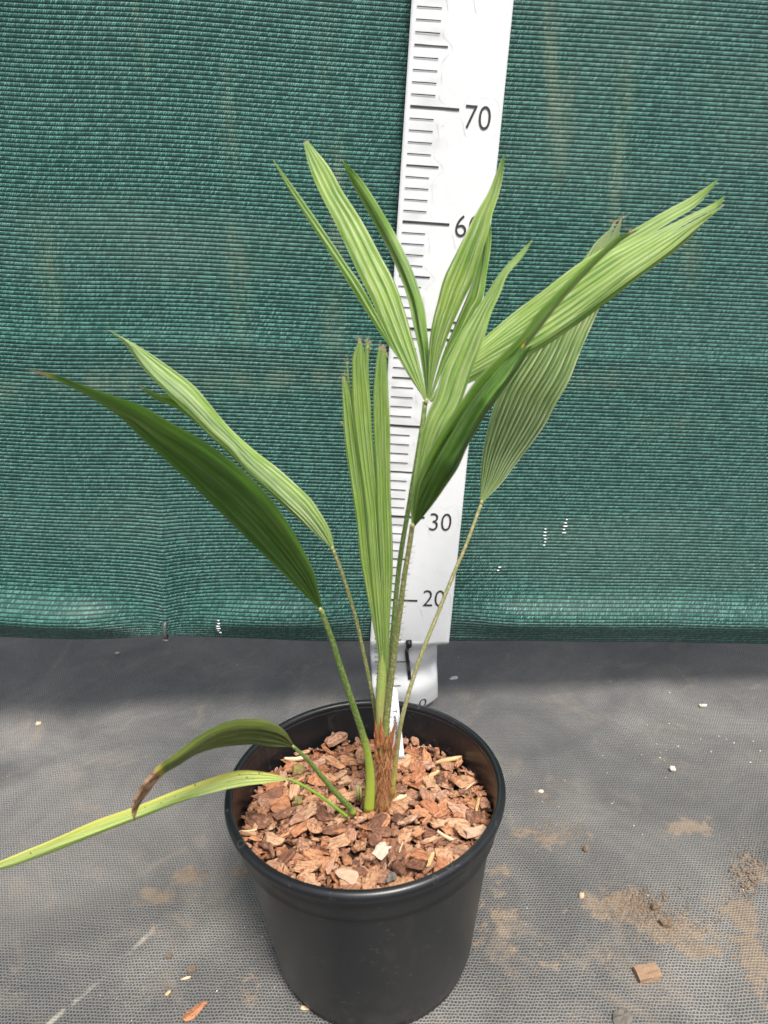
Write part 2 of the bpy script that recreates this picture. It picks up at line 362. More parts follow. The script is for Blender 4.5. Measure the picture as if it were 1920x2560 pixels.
M = dict(ground=mat_ground(), net=mat_net(), pot=mat_plastic_black(), sheet=mat_white_sheet(),
    ink=mat_simple('black_ink', (.028, .024, .026), .5, 200, .3, .05), tie=mat_simple('black_nylon', (.01, .01, .011), .35, 200, .2, .1),
    film=mat_simple('film_edge', (.60, .605, .61), .35, 200, .1, .05), steel=mat_simple('clip_steel', (.07, .07, .072), .25, 300, .3, .2),
    tag=mat_simple('white_tag_plastic', (.74, .75, .80), .4, 120, .05, .05), tagink=mat_simple('tag_ink', (.06, .06, .07), .6, 300, .3, .0),
    soil=mat_simple('potting_mix', (.035, .022, .016), .9, 350, .8, 1.0, .1), bark=mat_bark('bark_flake', BARK['rust']), barkfine=mat_bark('bark_fine', ALLB, True), **{'bark_'+k: mat_bark('bark_'+k, v) for k, v in BARK.items()},
    straw=mat_simple('straw_wood', (.52, .35, .17), .65, 260, .45, .5, .25), cream=mat_simple('cream_wood', (.62, .47, .31), .65, 260, .3, .5, .25),
    palebark=mat_simple('pale_bark', (.45, .31, .22), .7, 240, .35, .6, .25), greybark=mat_simple('grey_bark', (.13, .115, .10), .8, 260, .6, .8, .2),
    whitebark=mat_simple('white_bark', (.47, .38, .30), .7, 240, .3, .6, .25), clod=mat_simple('dry_soil', (.19, .14, .10), .95, 700, .5, 1.0, .1), moss=mat_simple('mossy_clump', (.24, .19, .08), .95, 500, .6, 1.0, .1),
    cube=mat_simple('brown_bark_block', (.27, .175, .115), .8, 500, .5, .8, .2), bit=mat_simple('pale_grit', (.55, .52, .45), .6, 500, .3, .4, .3),
    paint=mat_simple('white_paint', (.75, .77, .76), .5, 500, .1, .2), fibre=mat_fibre(), hast=mat_simple('hastula_pale', (.33, .33, .12), .55, 500, .5, .4), hair=mat_simple('fibre_hair', (.38, .19, .09), .7, 300, .5, .2, .2),
    palehair=mat_simple('pale_hair', (.40, .33, .20), .7, 300, .3, .2, .2), shard=mat_simple('clear_shard', (.5, .53, .55), .25, 200, .15, .1))

# ------------------------------------------------------------------ ground
xs = np.r_[np.linspace(-3, -.75, 12), np.linspace(-.7, .7, 120), np.linspace(.75, 3, 12)]
ys = np.r_[np.linspace(-1.5, -.75, 6), np.linspace(-.7, .9, 130), np.linspace(1.0, 4, 12)]
X, Y = np.meshgrid(xs, ys)
Z = np.zeros_like(X)
for i in range(X.shape[0]):
    for j in range(X.shape[1]):
        p = Vector((X[i, j]*4, Y[i, j]*4, 0)); ck = abs(noise.noise(Vector((X[i, j]*3+5, Y[i, j]*3, 2)))); k = min(1, max(0, (math.hypot(X[i, j], Y[i, j])-.10)/.12))
        Z[i, j] = (noise.noise(p)*.0035 + noise.noise(p*3)*.0018 + .004*max(0, .12-ck)/.12)*k
g = grid('ground', np.stack([X, Y, Z], -1), M['ground']); g['kind'] = 'structure'

# ------------------------------------------------------------------ shade net
NO = at(1015, 1606, .303)
NW = Vector((.9954, .04, -.0875)).normalized(); NV = Vector((.0875, .0527, .995)).normalized()
NN = NW.cross(NV).normalized()
if NN.y > 0: NN = -NN                                       # towards the camera
clip_a = (at(405, 1565, .275)-NO).dot(NW)
def net_pt(a, h):
    """a along, h up from the bottom fold (h<0: turned-under hem)"""
    gx = math.exp(-abs(a-clip_a)/.045)
    gw = math.exp(-((a-clip_a)/.060)**2)
    amp = .024*(1-.95*gw)*(1+.35*noise.noise(Vector((a*5, 0, 3))))
    amp *= (1-.62*math.exp(-(a/.10)**4))*(1.25 if a < clip_a else .85)
    hh = max(h, 0)
    b = amp*math.exp(-((hh-.026-.012*(1-gx))/.022)**2) + .004*noise.noise(Vector((a*3.2, hh*2.2, 1)))+.0035*noise.noise(Vector((a*8, hh*1.6, 5)))*math.exp(-hh/.5)
    b += .011*noise.noise(Vector((a*1.7+3, hh*1.3, 8))) + .004*math.exp(-((hh-.335)/.016)**2) + .005*noise.noise(Vector((a*2.2, hh*6, 12)))
    b += .007*math.exp(-((hh-.30)/.10)**2)*math.exp(-((a+.55)/.3)**2)
    hv = hh
    # rows drawn together at the clip
    hv = hh + gx*(.010*math.exp(-hh/.012)*1.0 - .0)*1 - gx*.022*(hh/.05)*math.exp(1-hh/.05)*.62
    if hh < .010:                                            # rounded bottom fold
        t = (1-hh/.010); b -= .011*(1-math.sqrt(max(0, 1-t*t)))
    sag = -.004*math.exp(-((a-clip_a+.11)/.09)**2) - .002*math.exp(-((a-clip_a-.2)/.15)**2)
    p = NO + NW*a + NV*(hv+sag) + NN*b
    if h < 0:
        p = p - NN*(.004 + min(.01, -h*.6)) + NV*(-h)*.9
    return p
PITCHR = .0039; NR = 290; HEM = 6; SUB = 6
A = np.linspace(-.95, .95, 170)
# finer columns near the clip
A = np.sort(np.r_[A, np.linspace(clip_a-.09, clip_a+.09, 40)])
rows = np.arange(-HEM*SUB, NR*SUB+1)/SUB
coarse = np.r_[np.linspace(-HEM, 0, 4)[:-1], np.linspace(0, 6, 13)[:-1], np.linspace(6, 40, 35)[:-1], np.linspace(40, NR, 60)]
CP = np.array([[net_pt(a, r*PITCHR) for a in A] for r in coarse])
P = np.empty((len(rows), len(A), 3))
for k in range(3):
    for j in range(len(A)):
        P[:, j, k] = np.interp(rows, coarse, CP[:, j, k])
fr = rows - np.floor(rows)
ridge = .00030*np.sqrt(np.clip(1-(2*fr-1)**2, 0, 1))*(np.where(fr == 0, 0, 1))
nv = np.array(NN)
P += nv[None, None]*ridge[:, None, None]
UV = np.stack(np.broadcast_arrays(A[None, :]+2.0, rows[:, None]+20), -1)
net = grid('shade_net', P, M['net'], uv=UV)
tag(net, 'dark green knitted shade net hung behind the potted palm', 'net')
for (px, py, n) in [(1378, 1358, 6), (1429, 1336, 5), (549, 1547, 6), (1257, 1432, 2)]:
    p0 = at(px, py, .29); a0 = (p0-NO).dot(NW); h0 = (p0-NO).dot(NV)
    vs, fs = [], []
    for k in range(n):
        h = (math.floor(h0/PITCHR)+k-n//2+.5)*PITCHR
        a = a0+rnd.uniform(-.0012, .0012); L = rnd.uniform(.0012, .0030); c = net_pt(a, h)+NN*.0013
        b0 = len(vs)
        for q in range(8):
            t = q*math.tau/8; vs.append(c+NW*math.cos(t)*L+NV*math.sin(t)*.0008)
        vs.append(c+NN*.0008); fs += [(b0+q, b0+(q+1) % 8, b0+8) for q in range(8)]
    link('paint_mark', mesh('paint_mark', vs, fs), M['paint'], net)
# metal clip gathering the hem
def tube(pts, rad, seg=8, name='tube', mat=None, parent=None, attr=None, flat=1.0, cap=True):
    p = np.asarray(pts, float); n = len(p)
    rad = np.broadcast_to(np.asarray(rad, float), (n,))
    t = np.gradient(p, axis=0); t /= np.linalg.norm(t, axis=1)[:, None]+1e-12
    up = np.array([0., -1, .25]); up /= np.linalg.norm(up)
    P = np.empty((n, seg, 3))
    for i in range(n):
        s_ = np.cross(t[i], up); nl = np.linalg.norm(s_)
        s_ = s_/nl if nl > 1e-4 else np.array([1., 0, 0])
        f_ = np.cross(s_, t[i])
        for j in range(seg):
            q = math.tau*j/seg
            P[i, j] = p[i] + rad[i]*(math.cos(q)*s_ + flat*math.sin(q)*f_)
    if cap:
        P = np.concatenate([np.repeat(p[:1, None]*1.0, seg, 1), P, np.repeat(p[-1:, None]*1.0, seg, 1)], 0)
        if attr: attr = {k: np.r_[a[:1], a, a[-1:]] for k, a in attr.items()}
    nn = P.shape[0]
    L = np.linspace(0, 1, nn)
    UVt = np.stack(np.broadcast_arrays(np.linspace(0, 1, seg)[None], L[:, None]), -1)
    at_ = {k: np.broadcast_to(a[:, None], (nn, seg)).copy() for k, a in attr.items()} if attr else None
    return grid(name, P, mat, parent, UVt, at_, close=True)
cb = net_pt(clip_a, .004)
cl = empty('net_clip', cb)
ring = []
for q in range(14):
    t = -2.4 + q*4.3/13
    ring.append(cb + NN*(.0005+math.cos(t)*.0060) + NV*(.006+math.sin(t)*.0105))
tube(ring, .0023, 8, 'clip_band', M['steel'], cl, flat=.8)
tube([cb+NN*.005+NV*(-.005)-NW*.003, cb+NN*.0055+NV*(-.0055)+NW*.004], .0016, 8, 'clip_end', M['steel'], cl)
tag(cl, 'small steel clip pinching the bottom hem of the green net', 'clip')

# ------------------------------------------------------------------ height ruler (flexible white sheet)
RO = Vector((.0238-.0324, CAM.y+.7626, CAM.z-.608))          # left end of the tick at the zero mark
RU = Vector((.1036, .0527, .993)).normalized(); RW = (NW - RU*NW.dot(RU)).normalized()
RN = RW.cross(RU).normalized()
if RN.y > 0: RN = -RN
# profile below the crease, in (towards the back, up) relative to the crease, by arc length
S0 = .1475
c0 = RO + RU*S0
prof = crom([(0, 0), (.001, -.007), (.004, -.014), (.008, -.023), (.011, -.042), (.020, -.066), (.010, -.088), (.012, -.108), (.017, -.1275)], 60)
parc = np.r_[0, np.cumsum(np.linalg.norm(np.diff(prof, axis=0), axis=1))]
zc = c0.z
_nc = {}
def net_clear(s):
    k = round(s, 4)
    if k not in _nc:
        m_ = -9
        for wm in (.0, .02, .045, .07, .09):
            q = RO - RW*.005 + RU*s + RW*wm
            a = (q-NO).dot(NW); h = (q-NO).dot(NV)
            if h > -.002: m_ = max(m_, (net_pt(a, max(h, .004))-q).dot(RN))
        _nc[k] = max(m_, -.004)+.0035
    return _nc[k]
def ruler_pt(wm, s, lift=0.0):
    """wm metres from the left edge of the sheet, s metres along from the zero mark"""
    base = RO - RW*.005
    if s >= S0:
        rip = 0.0
        if wm < .04:
            k = math.sin(math.pi*min(1, max(0, wm/.04)))
            rip = k*.0011*noise.noise(Vector((wm*40, s*75, 2)))
        bl = .004*math.exp(-((s-S0-.02)/.03)**2)
        arch = .0022*math.sin(math.pi*wm/.09)
        q = base + RU*s + RW*wm
        return q + RN*(net_clear(s) + rip + arch + lift + .0010*noise.noise(Vector((wm*14, s*8, 7))))
    d = S0 - s
    # scale arc length so that the zero end reaches the ground
    y = np.interp(d, parc*(S0+.004)/parc[-1], prof[:, 0]); z = np.interp(d, parc*(S0+.004)/parc[-1], prof[:, 1])
    k = min(1, d/.026); k = k*k*(3-2*k)
    p = base + RU*S0 + RW*(wm-(.0105*max(0, (wm-.03)/.06)+.001)*k)
    curl = .022*max(0, (wm-.045)/.045)**2*k + .010*max(0, (.03-wm)/.03)**2*k*0
    z2 = z*(p.z-.014)/.1275
    return Vector((p.x, p.y + y + curl, p.z + z2)) + RN*(net_clear(S0)*(1-k)+.0022*(1-k)*math.sin(math.pi*wm/.09)) + Vector((0, -1, .25))*lift
ruler = empty('height_ruler', ruler_pt(.045, -.004))
sv = np.r_[np.linspace(-.004, S0-.0005, 60), np.linspace(S0, S0+.03, 16), np.linspace(S0+.035, .98, 260)]
wv = np.linspace(0, .0915, 34)
front = np.array([[ruler_pt(a, s) for a in wv] for s in sv])
sheet = grid('sheet', front, M['sheet'], ruler)
md = sheet.modifiers.new('thick', 'SOLIDIFY'); md.thickness = .0009; md.offset = 0
def strip(s, a, b, th, name='tick_mark', wig=0):
    aa = np.linspace(a, b, 9)
    P = np.array([[ruler_pt(x, s+(k-.5)*th, .0012) for x in aa] for k in (0, 1)])
    return grid(name, P, M['ink'], ruler)
for c in range(1, 97):
    s = c/100
    if c % 10 == 0: strip(s, .005, .0505, .0021)
    elif c % 5 == 0: strip(s, .005, .0355, .0014)
    else: strip(s, .005, .0275, .00095)
def text_mesh(body, size, off=-.010):
    cu = bpy.data.curves.new('t', 'FONT'); cu.body = body; cu.size = size; cu.resolution_u = 6; cu.offset = off
    o = bpy.data.objects.new('t', cu); C.objects.link(o)
    dg = bpy.context.evaluated_depsgraph_get(); me = bpy.data.meshes.new_from_object(o.evaluated_get(dg))
    bpy.data.objects.remove(o); return me
def numeral(body, s_bottom, w0, hgt):
    me = text_mesh(body, 1.0)
    bm = bmesh.new(); bm.from_mesh(me)
    bmesh.ops.triangulate(bm, faces=bm.faces[:])
    xs_ = [v.co.x for v in bm.verts]; ys_ = [v.co.y for v in bm.verts]
    k = hgt/(max(ys_)-min(ys_)); x0 = min(xs_); y0 = min(ys_)
    for v in bm.verts:
        v.co = ruler_pt(w0+(v.co.x-x0)*k*.92, s_bottom+(v.co.y-y0)*k, .0012)
    bm.to_mesh(me); bm.free()
    return link('numeral', me, M['ink'], ruler, False)
for body, s, b in [('90', .9, -.012), ('80', .8, .002), ('70', .7, -.0150), ('60', .6, -.0105), ('50', .5, -.0105), ('40', .4, -.010), ('30', .3, -.0145), ('20', .2, -.0065), ('0', 0, -.003)]:
    numeral(body, s+b, .0565 if body != '0' else .062, .0200)
# outline of the clear film cut round ticks and numbers
def film(pts):
    q = crom(pts, 60)
    P = np.array([[ruler_pt(float(np.clip(x+dx, .001, .0905)), s, .0010) for x, s in q] for dx in (-.00022, .00022)])
    return grid('film_edge', P, M['film'], ruler)
for d in range(2, 10):
    s = d/10
    film([(.0545, s+.004), (.058, s+.012), (.066, s+.0135), (.072, s+.011), (.080, s+.0135), (.0875, s+.008), (.0885, s-.006), (.0865, s-.019), (.078, s-.023), (.068, s-.021), (.059, s-.021), (.055, s-.010), (.050, s-.006), (.038, s-.008)])
    film([(.031, s-.012), (.0335, s-.025), (.0305, s-.040), (.037, s-.046), (.0405, s-.052), (.036, s-.056), (.031, s-.064), (.0325, s-.078), (.031, s-.090), (.036, s-.095), (.050, s-.0955)])
tag(ruler, 'tall flexible white measuring strip with black centimetre ticks against the net', 'ruler')
# black cable tie through the strip
ct = empty('cable_tie', ruler_pt(.047, .15, .002))
hp = ruler_pt(.0445, .1455, .004)
bm = bmesh.new(); bmesh.ops.create_cube(bm, size=1)
for v in bm.verts:
    v.co = Vector((v.co.x*.0072*(1 if v.co.z > 0 else .8), v.co.y*.006, v.co.z*.0085))
bmesh.ops.bevel(bm, geom=bm.edges[:], offset=.0009, segments=2, affect='EDGES')
for v in bm.verts: v.co = v.co + hp
me = bpy.data.meshes.new('head'); bm.to_mesh(me); bm.free(); link('head', me, M['tie'], ct)
sp_ = [ruler_pt(.0445+.0006*k, .143-.0105*k, .0022) for k in range(0, 9)]
q = crom([tuple(p) for p in sp_], 30)
tube(q, .0021, 8, 'strap', M['tie'], ct, flat=.35)
tag(ct, 'black nylon cable tie fastened through the foot of the white strip', 'cable tie')

# ------------------------------------------------------------------ pot
PH, PR = .1718, .1090
pot = empty('plant_pot', (0, 0, 0))
def lathe(name, prof, mat, parent, seg=128, wob=0):
    pr = np.array(prof)
    th = np.linspace(0, math.tau, seg, endpoint=False)
    k = 1 + wob*np.sin(2*th+.6)
    P = np.stack([pr[:, 0, None]*np.cos(th)*k, pr[:, 0, None]*np.sin(th)*k, np.broadcast_to(pr[:, 1, None], (len(pr), seg))], -1)
    o = grid(name, P, mat, parent, close=True)
    return o
wall = lathe('wall', [(.0, .006), (.070, .006), (.0775, .0065), (.0795, .010), (.0985, 0.1360), (.1018, 0.1660), (.1030, 0.1705),
    (.1045, 0.1685), (.1035, 0.1555), (.1031, 0.1505), (.1029, 0.1500), (.1027, 0.1415), (.1020, 0.1408), (.0997, 0.1405), (.0990, 0.1380), (.0835, .0125), (.0832, .0115), (.0822, .0112)], M['pot'], pot)
rim = lathe('rim', [(.1025, 0.1640), (.1022, 0.1680), (.1024, 0.1708), (.1034, 0.1720), (.1052, 0.1725), (.1072, 0.1720), (.1087, 0.1705), (.1091, 0.1685), (.1088, 0.1655), (.1080, 0.1640), (.1062, 0.1630), (.1046, 0.1620), (.1040, 0.1560), (.1030, 0.1558)], M['pot'], pot)
foot = lathe('foot', [(.0828, .0119), (.0812, .0108), (.0806, .0090), (.0800, .0012), (.0785, .0), (.0700, .0), (.0690, .004), (.065, .0065)], M['pot'], pot)
# feet notches: small blocks under the edge
tag(pot, 'round black plastic nursery pot filled with bark mulch', 'pot')

def mulch_z(x, y):
    r = math.hypot(x, y)
    return .1415 - .055*y + .004*noise.noise(Vector((x*28, y*28, 4))) + .002*noise.noise(Vector((x*70, y*70, 9))) + .004*math.exp(-(r/.03)**2)
RS = .0993
rr = np.linspace(.0, RS, 26); th = np.linspace(0, math.tau, 72, endpoint=False)
P = np.array([[(r*math.cos(t), r*math.sin(t), mulch_z(r*math.cos(t), r*math.sin(t))-.0065) for t in th] for r in rr])
soil = grid('potting_soil', P, M['soil'], close=True)
tag(soil, 'dark potting soil showing between the bark chips', 'soil', kind='stuff')

# ------------------------------------------------------------------ bark chips
def chip_bm(rg, ln, wd, th, jag=.22, splint=False, into=None):
    bm = into or bmesh.new()
    n = rg.choice([9, 10, 11, 12, 13]) if not splint else 8
    ph = rg.random()*6.28
    kx, ky = rg.uniform(-10, 16), rg.uniform(-14, 24)
    tw = rg.uniform(-25, 25)
    rads = [1+rg.uniform(-jag, jag) for _ in range(n)]
    skew = rg.uniform(-.3, .3)
    def pt(i, f, z):
        a = math.tau*i/n + ph
        ca, sa = math.cos(a), math.sin(a)
        p = 4 if not splint else 6
        sq = (abs(ca)**p+abs(sa)**p)**(-1/p)*.85
        x = ca*rads[i]*ln*.5*f*sq; y = sa*rads[i]*wd*.5*f*sq
        x += skew*y
        return Vector((x, y, z + kx*x*x + ky*y*y + tw*x*y))
    top = [bm.verts.new(pt(i, .72+rg.uniform(-.22, .14), th*(.5+rg.uniform(-.25, .55)))) for i in range(n)]
    mid = [bm.verts.new(pt(i, 1, th*(.18+rg.uniform(-.2, .25)))) for i in range(n)]
    bot = [bm.verts.new(pt(i, .9, -th*.5)) for i in range(n)]
    ct = bm.verts.new((0, 0, th*(.5+rg.uniform(-.15, .5)))); cb_ = bm.verts.new((0, 0, -th*.5))
    for i in range(n):
        j = (i+1) % n
        bm.faces.new((top[i], top[j], ct)); bm.faces.new((mid[i], mid[j], top[j], top[i]))
        bm.faces.new((bot[i], bot[j], mid[j], mid[i])); bm.faces.new((bot[j], bot[i], cb_))
    return bm
def chip_mesh(name, rg, *a, **k):
    bm = chip_bm(rg, *a, **k); bmesh.ops.recalc_face_normals(bm, faces=bm.faces[:])
    me = bpy.data.meshes.new(name); bm.to_mesh(me); bm.free(); return me
rg = random.Random(21)
big = [chip_mesh('bark_chip', rg, rg.uniform(.018, .029), rg.uniform(.011, .018), rg.uniform(.0016, .0034), .34) for _ in range(22)]
medm = [chip_mesh('bark_chip', rg, rg.uniform(.012, .018), rg.uniform(.007, .011), rg.uniform(.0014, .0028), .36) for _ in range(18)]
slim = [chip_mesh('bark_chip', rg, rg.uniform(.014, .023), rg.uniform(.0035, .006), rg.uniform(.0015, .003)) for _ in range(14)]
TONE = ['rust', 'tan', 'umber', 'pink']
TWORD = dict(rust='rusty red', tan='light tan', umber='dark brown', pink='dusty brown')
POOL = {}
for key, src in (('big', big), ('medm', medm), ('slim', slim)):
    for tn in TONE:
        POOL[key, tn] = []
        for me in src:
            c_ = me.copy(); c_.materials.append(M['bark_'+tn]); POOL[key, tn].append(c_)
placed = []
def spot(mind, tries=40, rmax=.097):
    best = None
    for _ in range(tries):
        t = rg.random()*6.283; r = rmax*math.sqrt(rg.random()); x, y = r*math.cos(t), r*math.sin(t)
        if math.hypot(x, y-.002) < .011: continue
        d = min([math.hypot(x-a, y-b)/(mind*.5+c*.5) for a, b, c in placed] or [9])
        if best is None or d > best[0]: best = (d, x, y)
        if d > 1: break
    placed.append((best[1], best[2], mind)); return best[1], best[2]
def put_chip(me, x, y, dz, tilt, name='bark_chip'):
    o = bpy.data.objects.new(name, me); C.objects.link(o)
    r = math.hypot(x, y)
    o.location = (x, y, mulch_z(x, y)+dz)
    rot = Matrix.Rotation(rg.random()*6.283, 3, 'Z')
    ax = Vector((rg.gauss(0, 1), rg.gauss(0, 1), 0)).normalized()
    rot = Matrix.Rotation(tilt, 3, ax) @ rot
    if rg.random() < .5: rot = rot @ Matrix.Rotation(math.pi, 3, 'X')
    o.rotation_euler = rot.to_euler()
    k = rg.uniform(.66, 1.06); o.scale = (k, k, rg.uniform(.6, 1.0))
    return o
WORD = dict(big='broad flat', medm='small chunky', slim='long narrow')
for key, num, md_, dzs, tl in (('medm', 70, .009, (-.003, .0), .35), ('slim', 50, .008, (-.002, .0015), .45), ('big', 120, .0125, (.0, .005), .30), ('slim', 25, .012, (.003, .005), .35), ('medm', 35, .012, (.003, .006), .5)):
    for _ in range(num):
        x, y = spot(md_, rmax=.087 if key == 'big' else .094)
        t = min(abs(rg.gauss(0, tl)), 1.0); tn = rg.choices(TONE, (34, 26, 18, 22))[0]
        tag(put_chip(rg.choice(POOL[key, tn]), x, y, rg.uniform(*dzs), t), '%s %s bark chip lying in the pot mulch' % (WORD[key], TWORD[tn]), 'bark chip', '%s %s bark chips' % (WORD[key], TWORD[tn]))
# fine fragments: one mass
bmf = bmesh.new(); rg2 = random.Random(5)
for _ in range(2200):
    t = rg2.random()*6.283; r = .0975*math.sqrt(rg2.random()); x, y = r*math.cos(t), r*math.sin(t)
    if math.hypot(x, y) < .006: continue
    b0 = len(bmf.verts)
    ln = rg2.uniform(.004, .011); chip_bm(rg2, ln, ln*rg2.uniform(.3, .7), rg2.uniform(.0007, .0018), .3, into=bmf)
    bmf.verts.ensure_lookup_table()
    mt = Matrix.Translation((x, y, mulch_z(x, y)+rg2.uniform(-.005, .0015))) @ Matrix.Rotation(rg2.gauss(0, .6), 4, 'X') @ Matrix.Rotation(rg2.gauss(0, .6), 4, 'Y') @ Matrix.Rotation(rg2.random()*6.28, 4, 'Z')
    for v in bmf.verts[b0:]: v.co = mt @ v.co
bmesh.ops.recalc_face_normals(bmf, faces=bmf.faces[:])
me = bpy.data.meshes.new('bark_fragments'); bmf.to_mesh(me); bmf.free()
tag(link('bark_fragments', me, M['barkfine'], None, False), 'fine bark crumbs filling the gaps between larger chips', 'bark crumbs', kind='stuff')
# individually recognisable pieces, placed by the pixel where they lie on the mulch
def mulch_at(px, py, dz=0.0):
    p = ground(px, py, .142)
    for _ in range(5): p = ground(px, py, mulch_z(p.x, p.y)+dz)
    return p
def special(name, px, py, ln, wd, th, rz, mat, label, cat, dz=.005, tilt=.1, splint=True, seed=1, group=None):
    r_ = random.Random(seed); me = chip_mesh(name, r_, ln, wd, th, .12 if splint else .25, splint); me.materials.append(M[mat])
    o = bpy.data.objects.new(name, me); C.objects.link(o); o.location = mulch_at(px, py, dz)
    o.rotation_euler = (tilt*r_.choice([-1, 1]), tilt*r_.uniform(-1, 1), math.radians(rz))
    return tag(o, label, cat, group)
special('wood_splinter', 740, 1897, .022, .0045, .002, 5, 'cream', 'flat cream wood splinter beside the arching dark leaf stalk', 'wood splinter', .007, .05, seed=2)
special('wood_splinter', 1120, 1900, .027, .0036, .002, 12, 'straw', 'long golden wood splinter behind the right side of the mulch', 'wood splinter', .006, .08, seed=3)
special('wood_splinter', 1194, 2008, .021, .0032, .002, 76, 'straw', 'golden wood splinter standing along the right pot wall', 'wood splinter', .006, .2, seed=4)
special('wood_splinter', 1112, 2090, .017, .0026, .0016, -38, 'cream', 'thin pale straw pointing down right near the pot front', 'wood splinter', .006, .1, seed=5)
special('wood_splinter', 1077, 2150, .017, .0034, .002, 68, 'straw', 'orange brown splinter leaning near the front right chips', 'wood splinter', .006, .25, seed=6)
special('wood_splinter', 1003, 2118, .013, .0015, .001, 72, 'cream', 'short thin straw just right of the white bark chip', 'wood splinter', .006, .2, seed=7)
special('wood_splinter', 623, 2077, .014, .0012, .001, 2, 'cream', 'thin straw lying against the left pot wall', 'wood splinter', .006, .05, seed=8)
special('wood_splinter', 1175, 1965, .016, .0014, .001, 45, 'cream', 'thin pale straw crossing chips left of the golden splinter', 'wood splinter', .007, .1, seed=9)
special('wood_splinter', 1000, 1995, .015, .0035, .002, 28, 'cream', 'pale wood splinter lying in front of the palm stem', 'wood splinter', .006, .1, seed=10)
special('wood_splinter', 1085, 1935, .014, .0035, .002, 40, 'straw', 'short amber splinter behind the pale mottled chip', 'wood splinter', .006, .1, seed=12)
special('bark_chip', 952, 2128, .017, .012, .0015, 60, 'whitebark', 'white papery bark chip near the front of the pot', 'bark chip', .007, .15, False, 11)
special('bark_chip', 872, 2192, .020, .011, .002, -30, 'palebark', 'pale tan curled bark chip touching the front rim', 'bark chip', .006, .2, False, 13)
special('bark_chip', 1192, 2080, .020, .010, .002, 12, 'palebark', 'pale pinkish bark chip beside the right rim', 'bark chip', .007, .2, False, 14)
special('bark_chip', 980, 2192, .009, .008, .002, 80, 'greybark', 'dark grey bark chip by the front rim', 'bark chip', .006, .15, False, 15)
special('bark_chip', 840, 1846, .022, .017, .006, 30, 'bark_pink', 'thick pinkish block of bark against the back wall of the pot', 'bark chip', .009, .35, False, 16)
special('moss_clump', 745, 1925, .013, .010, .006, 10, 'moss', 'crumbly olive brown clump between the two low leaf stalks', 'moss clump', .004, .2, False, 17)
special('moss_clump', 745, 2002, .009, .008, .005, 10, 'moss', 'small mossy olive clump below the pale leaf stalk', 'moss clump', .004, .2, False, 18)

# ------------------------------------------------------------------ palm
palm = empty('palm_plant', (0, .004, mulch_z(0, 0)))
LF = dict(
    bright=mat_leaf('leaf_bright', (.080, .195, .028), (.29, .43, .105), .42, .85, gloss=.36),
    grey=mat_leaf('leaf_greyish', (.050, .125, .026), (.26, .37, .145), .38, .95, gloss=.34),
    mid=mat_leaf('leaf_mid', (.050, .145, .014), (.19, .33, .055), .42, .60, gloss=.36),
    dark=mat_leaf('leaf_dark', (.020, .078, .004), (.062, .155, .010), .24, .14, gloss=.36),  # own darker green plus underside shade put into the colour
    olive=mat_leaf('leaf_olive', (.040, .066, .008), (.088, .115, .018), .12, .12),
    pale=mat_leaf('leaf_pale', (.22, .35, .065), (.42, .50, .15), .35, .6, .75, .9),
    spear=mat_leaf('leaf_spear', (.080, .190, .016), (.25, .39, .065), .34, .75))
PET = dict(green=mat_petiole('petiole_green', (.075, .150, .022), (.20, .16, .08), .45), brown=mat_petiole('petiole_brown', (.11, .15, .035), (.16, .10, .05), .9),
    tan=mat_petiole('petiole_tan', (.16, .18, .06), (.22, .14, .07), .95), sheath=mat_petiole('petiole_sheath', (.24, .33, .07), (.40, .27, .13), .45, ((.34, .26, .10), (.46, .42, .17))), lime=mat_petiole('petiole_lime', (.17, .32, .03), (.25, .2, .1), .12))
def dep(spec, t):
    s_ = np.linspace(0, 1, len(spec)); return np.interp(t, s_, spec)
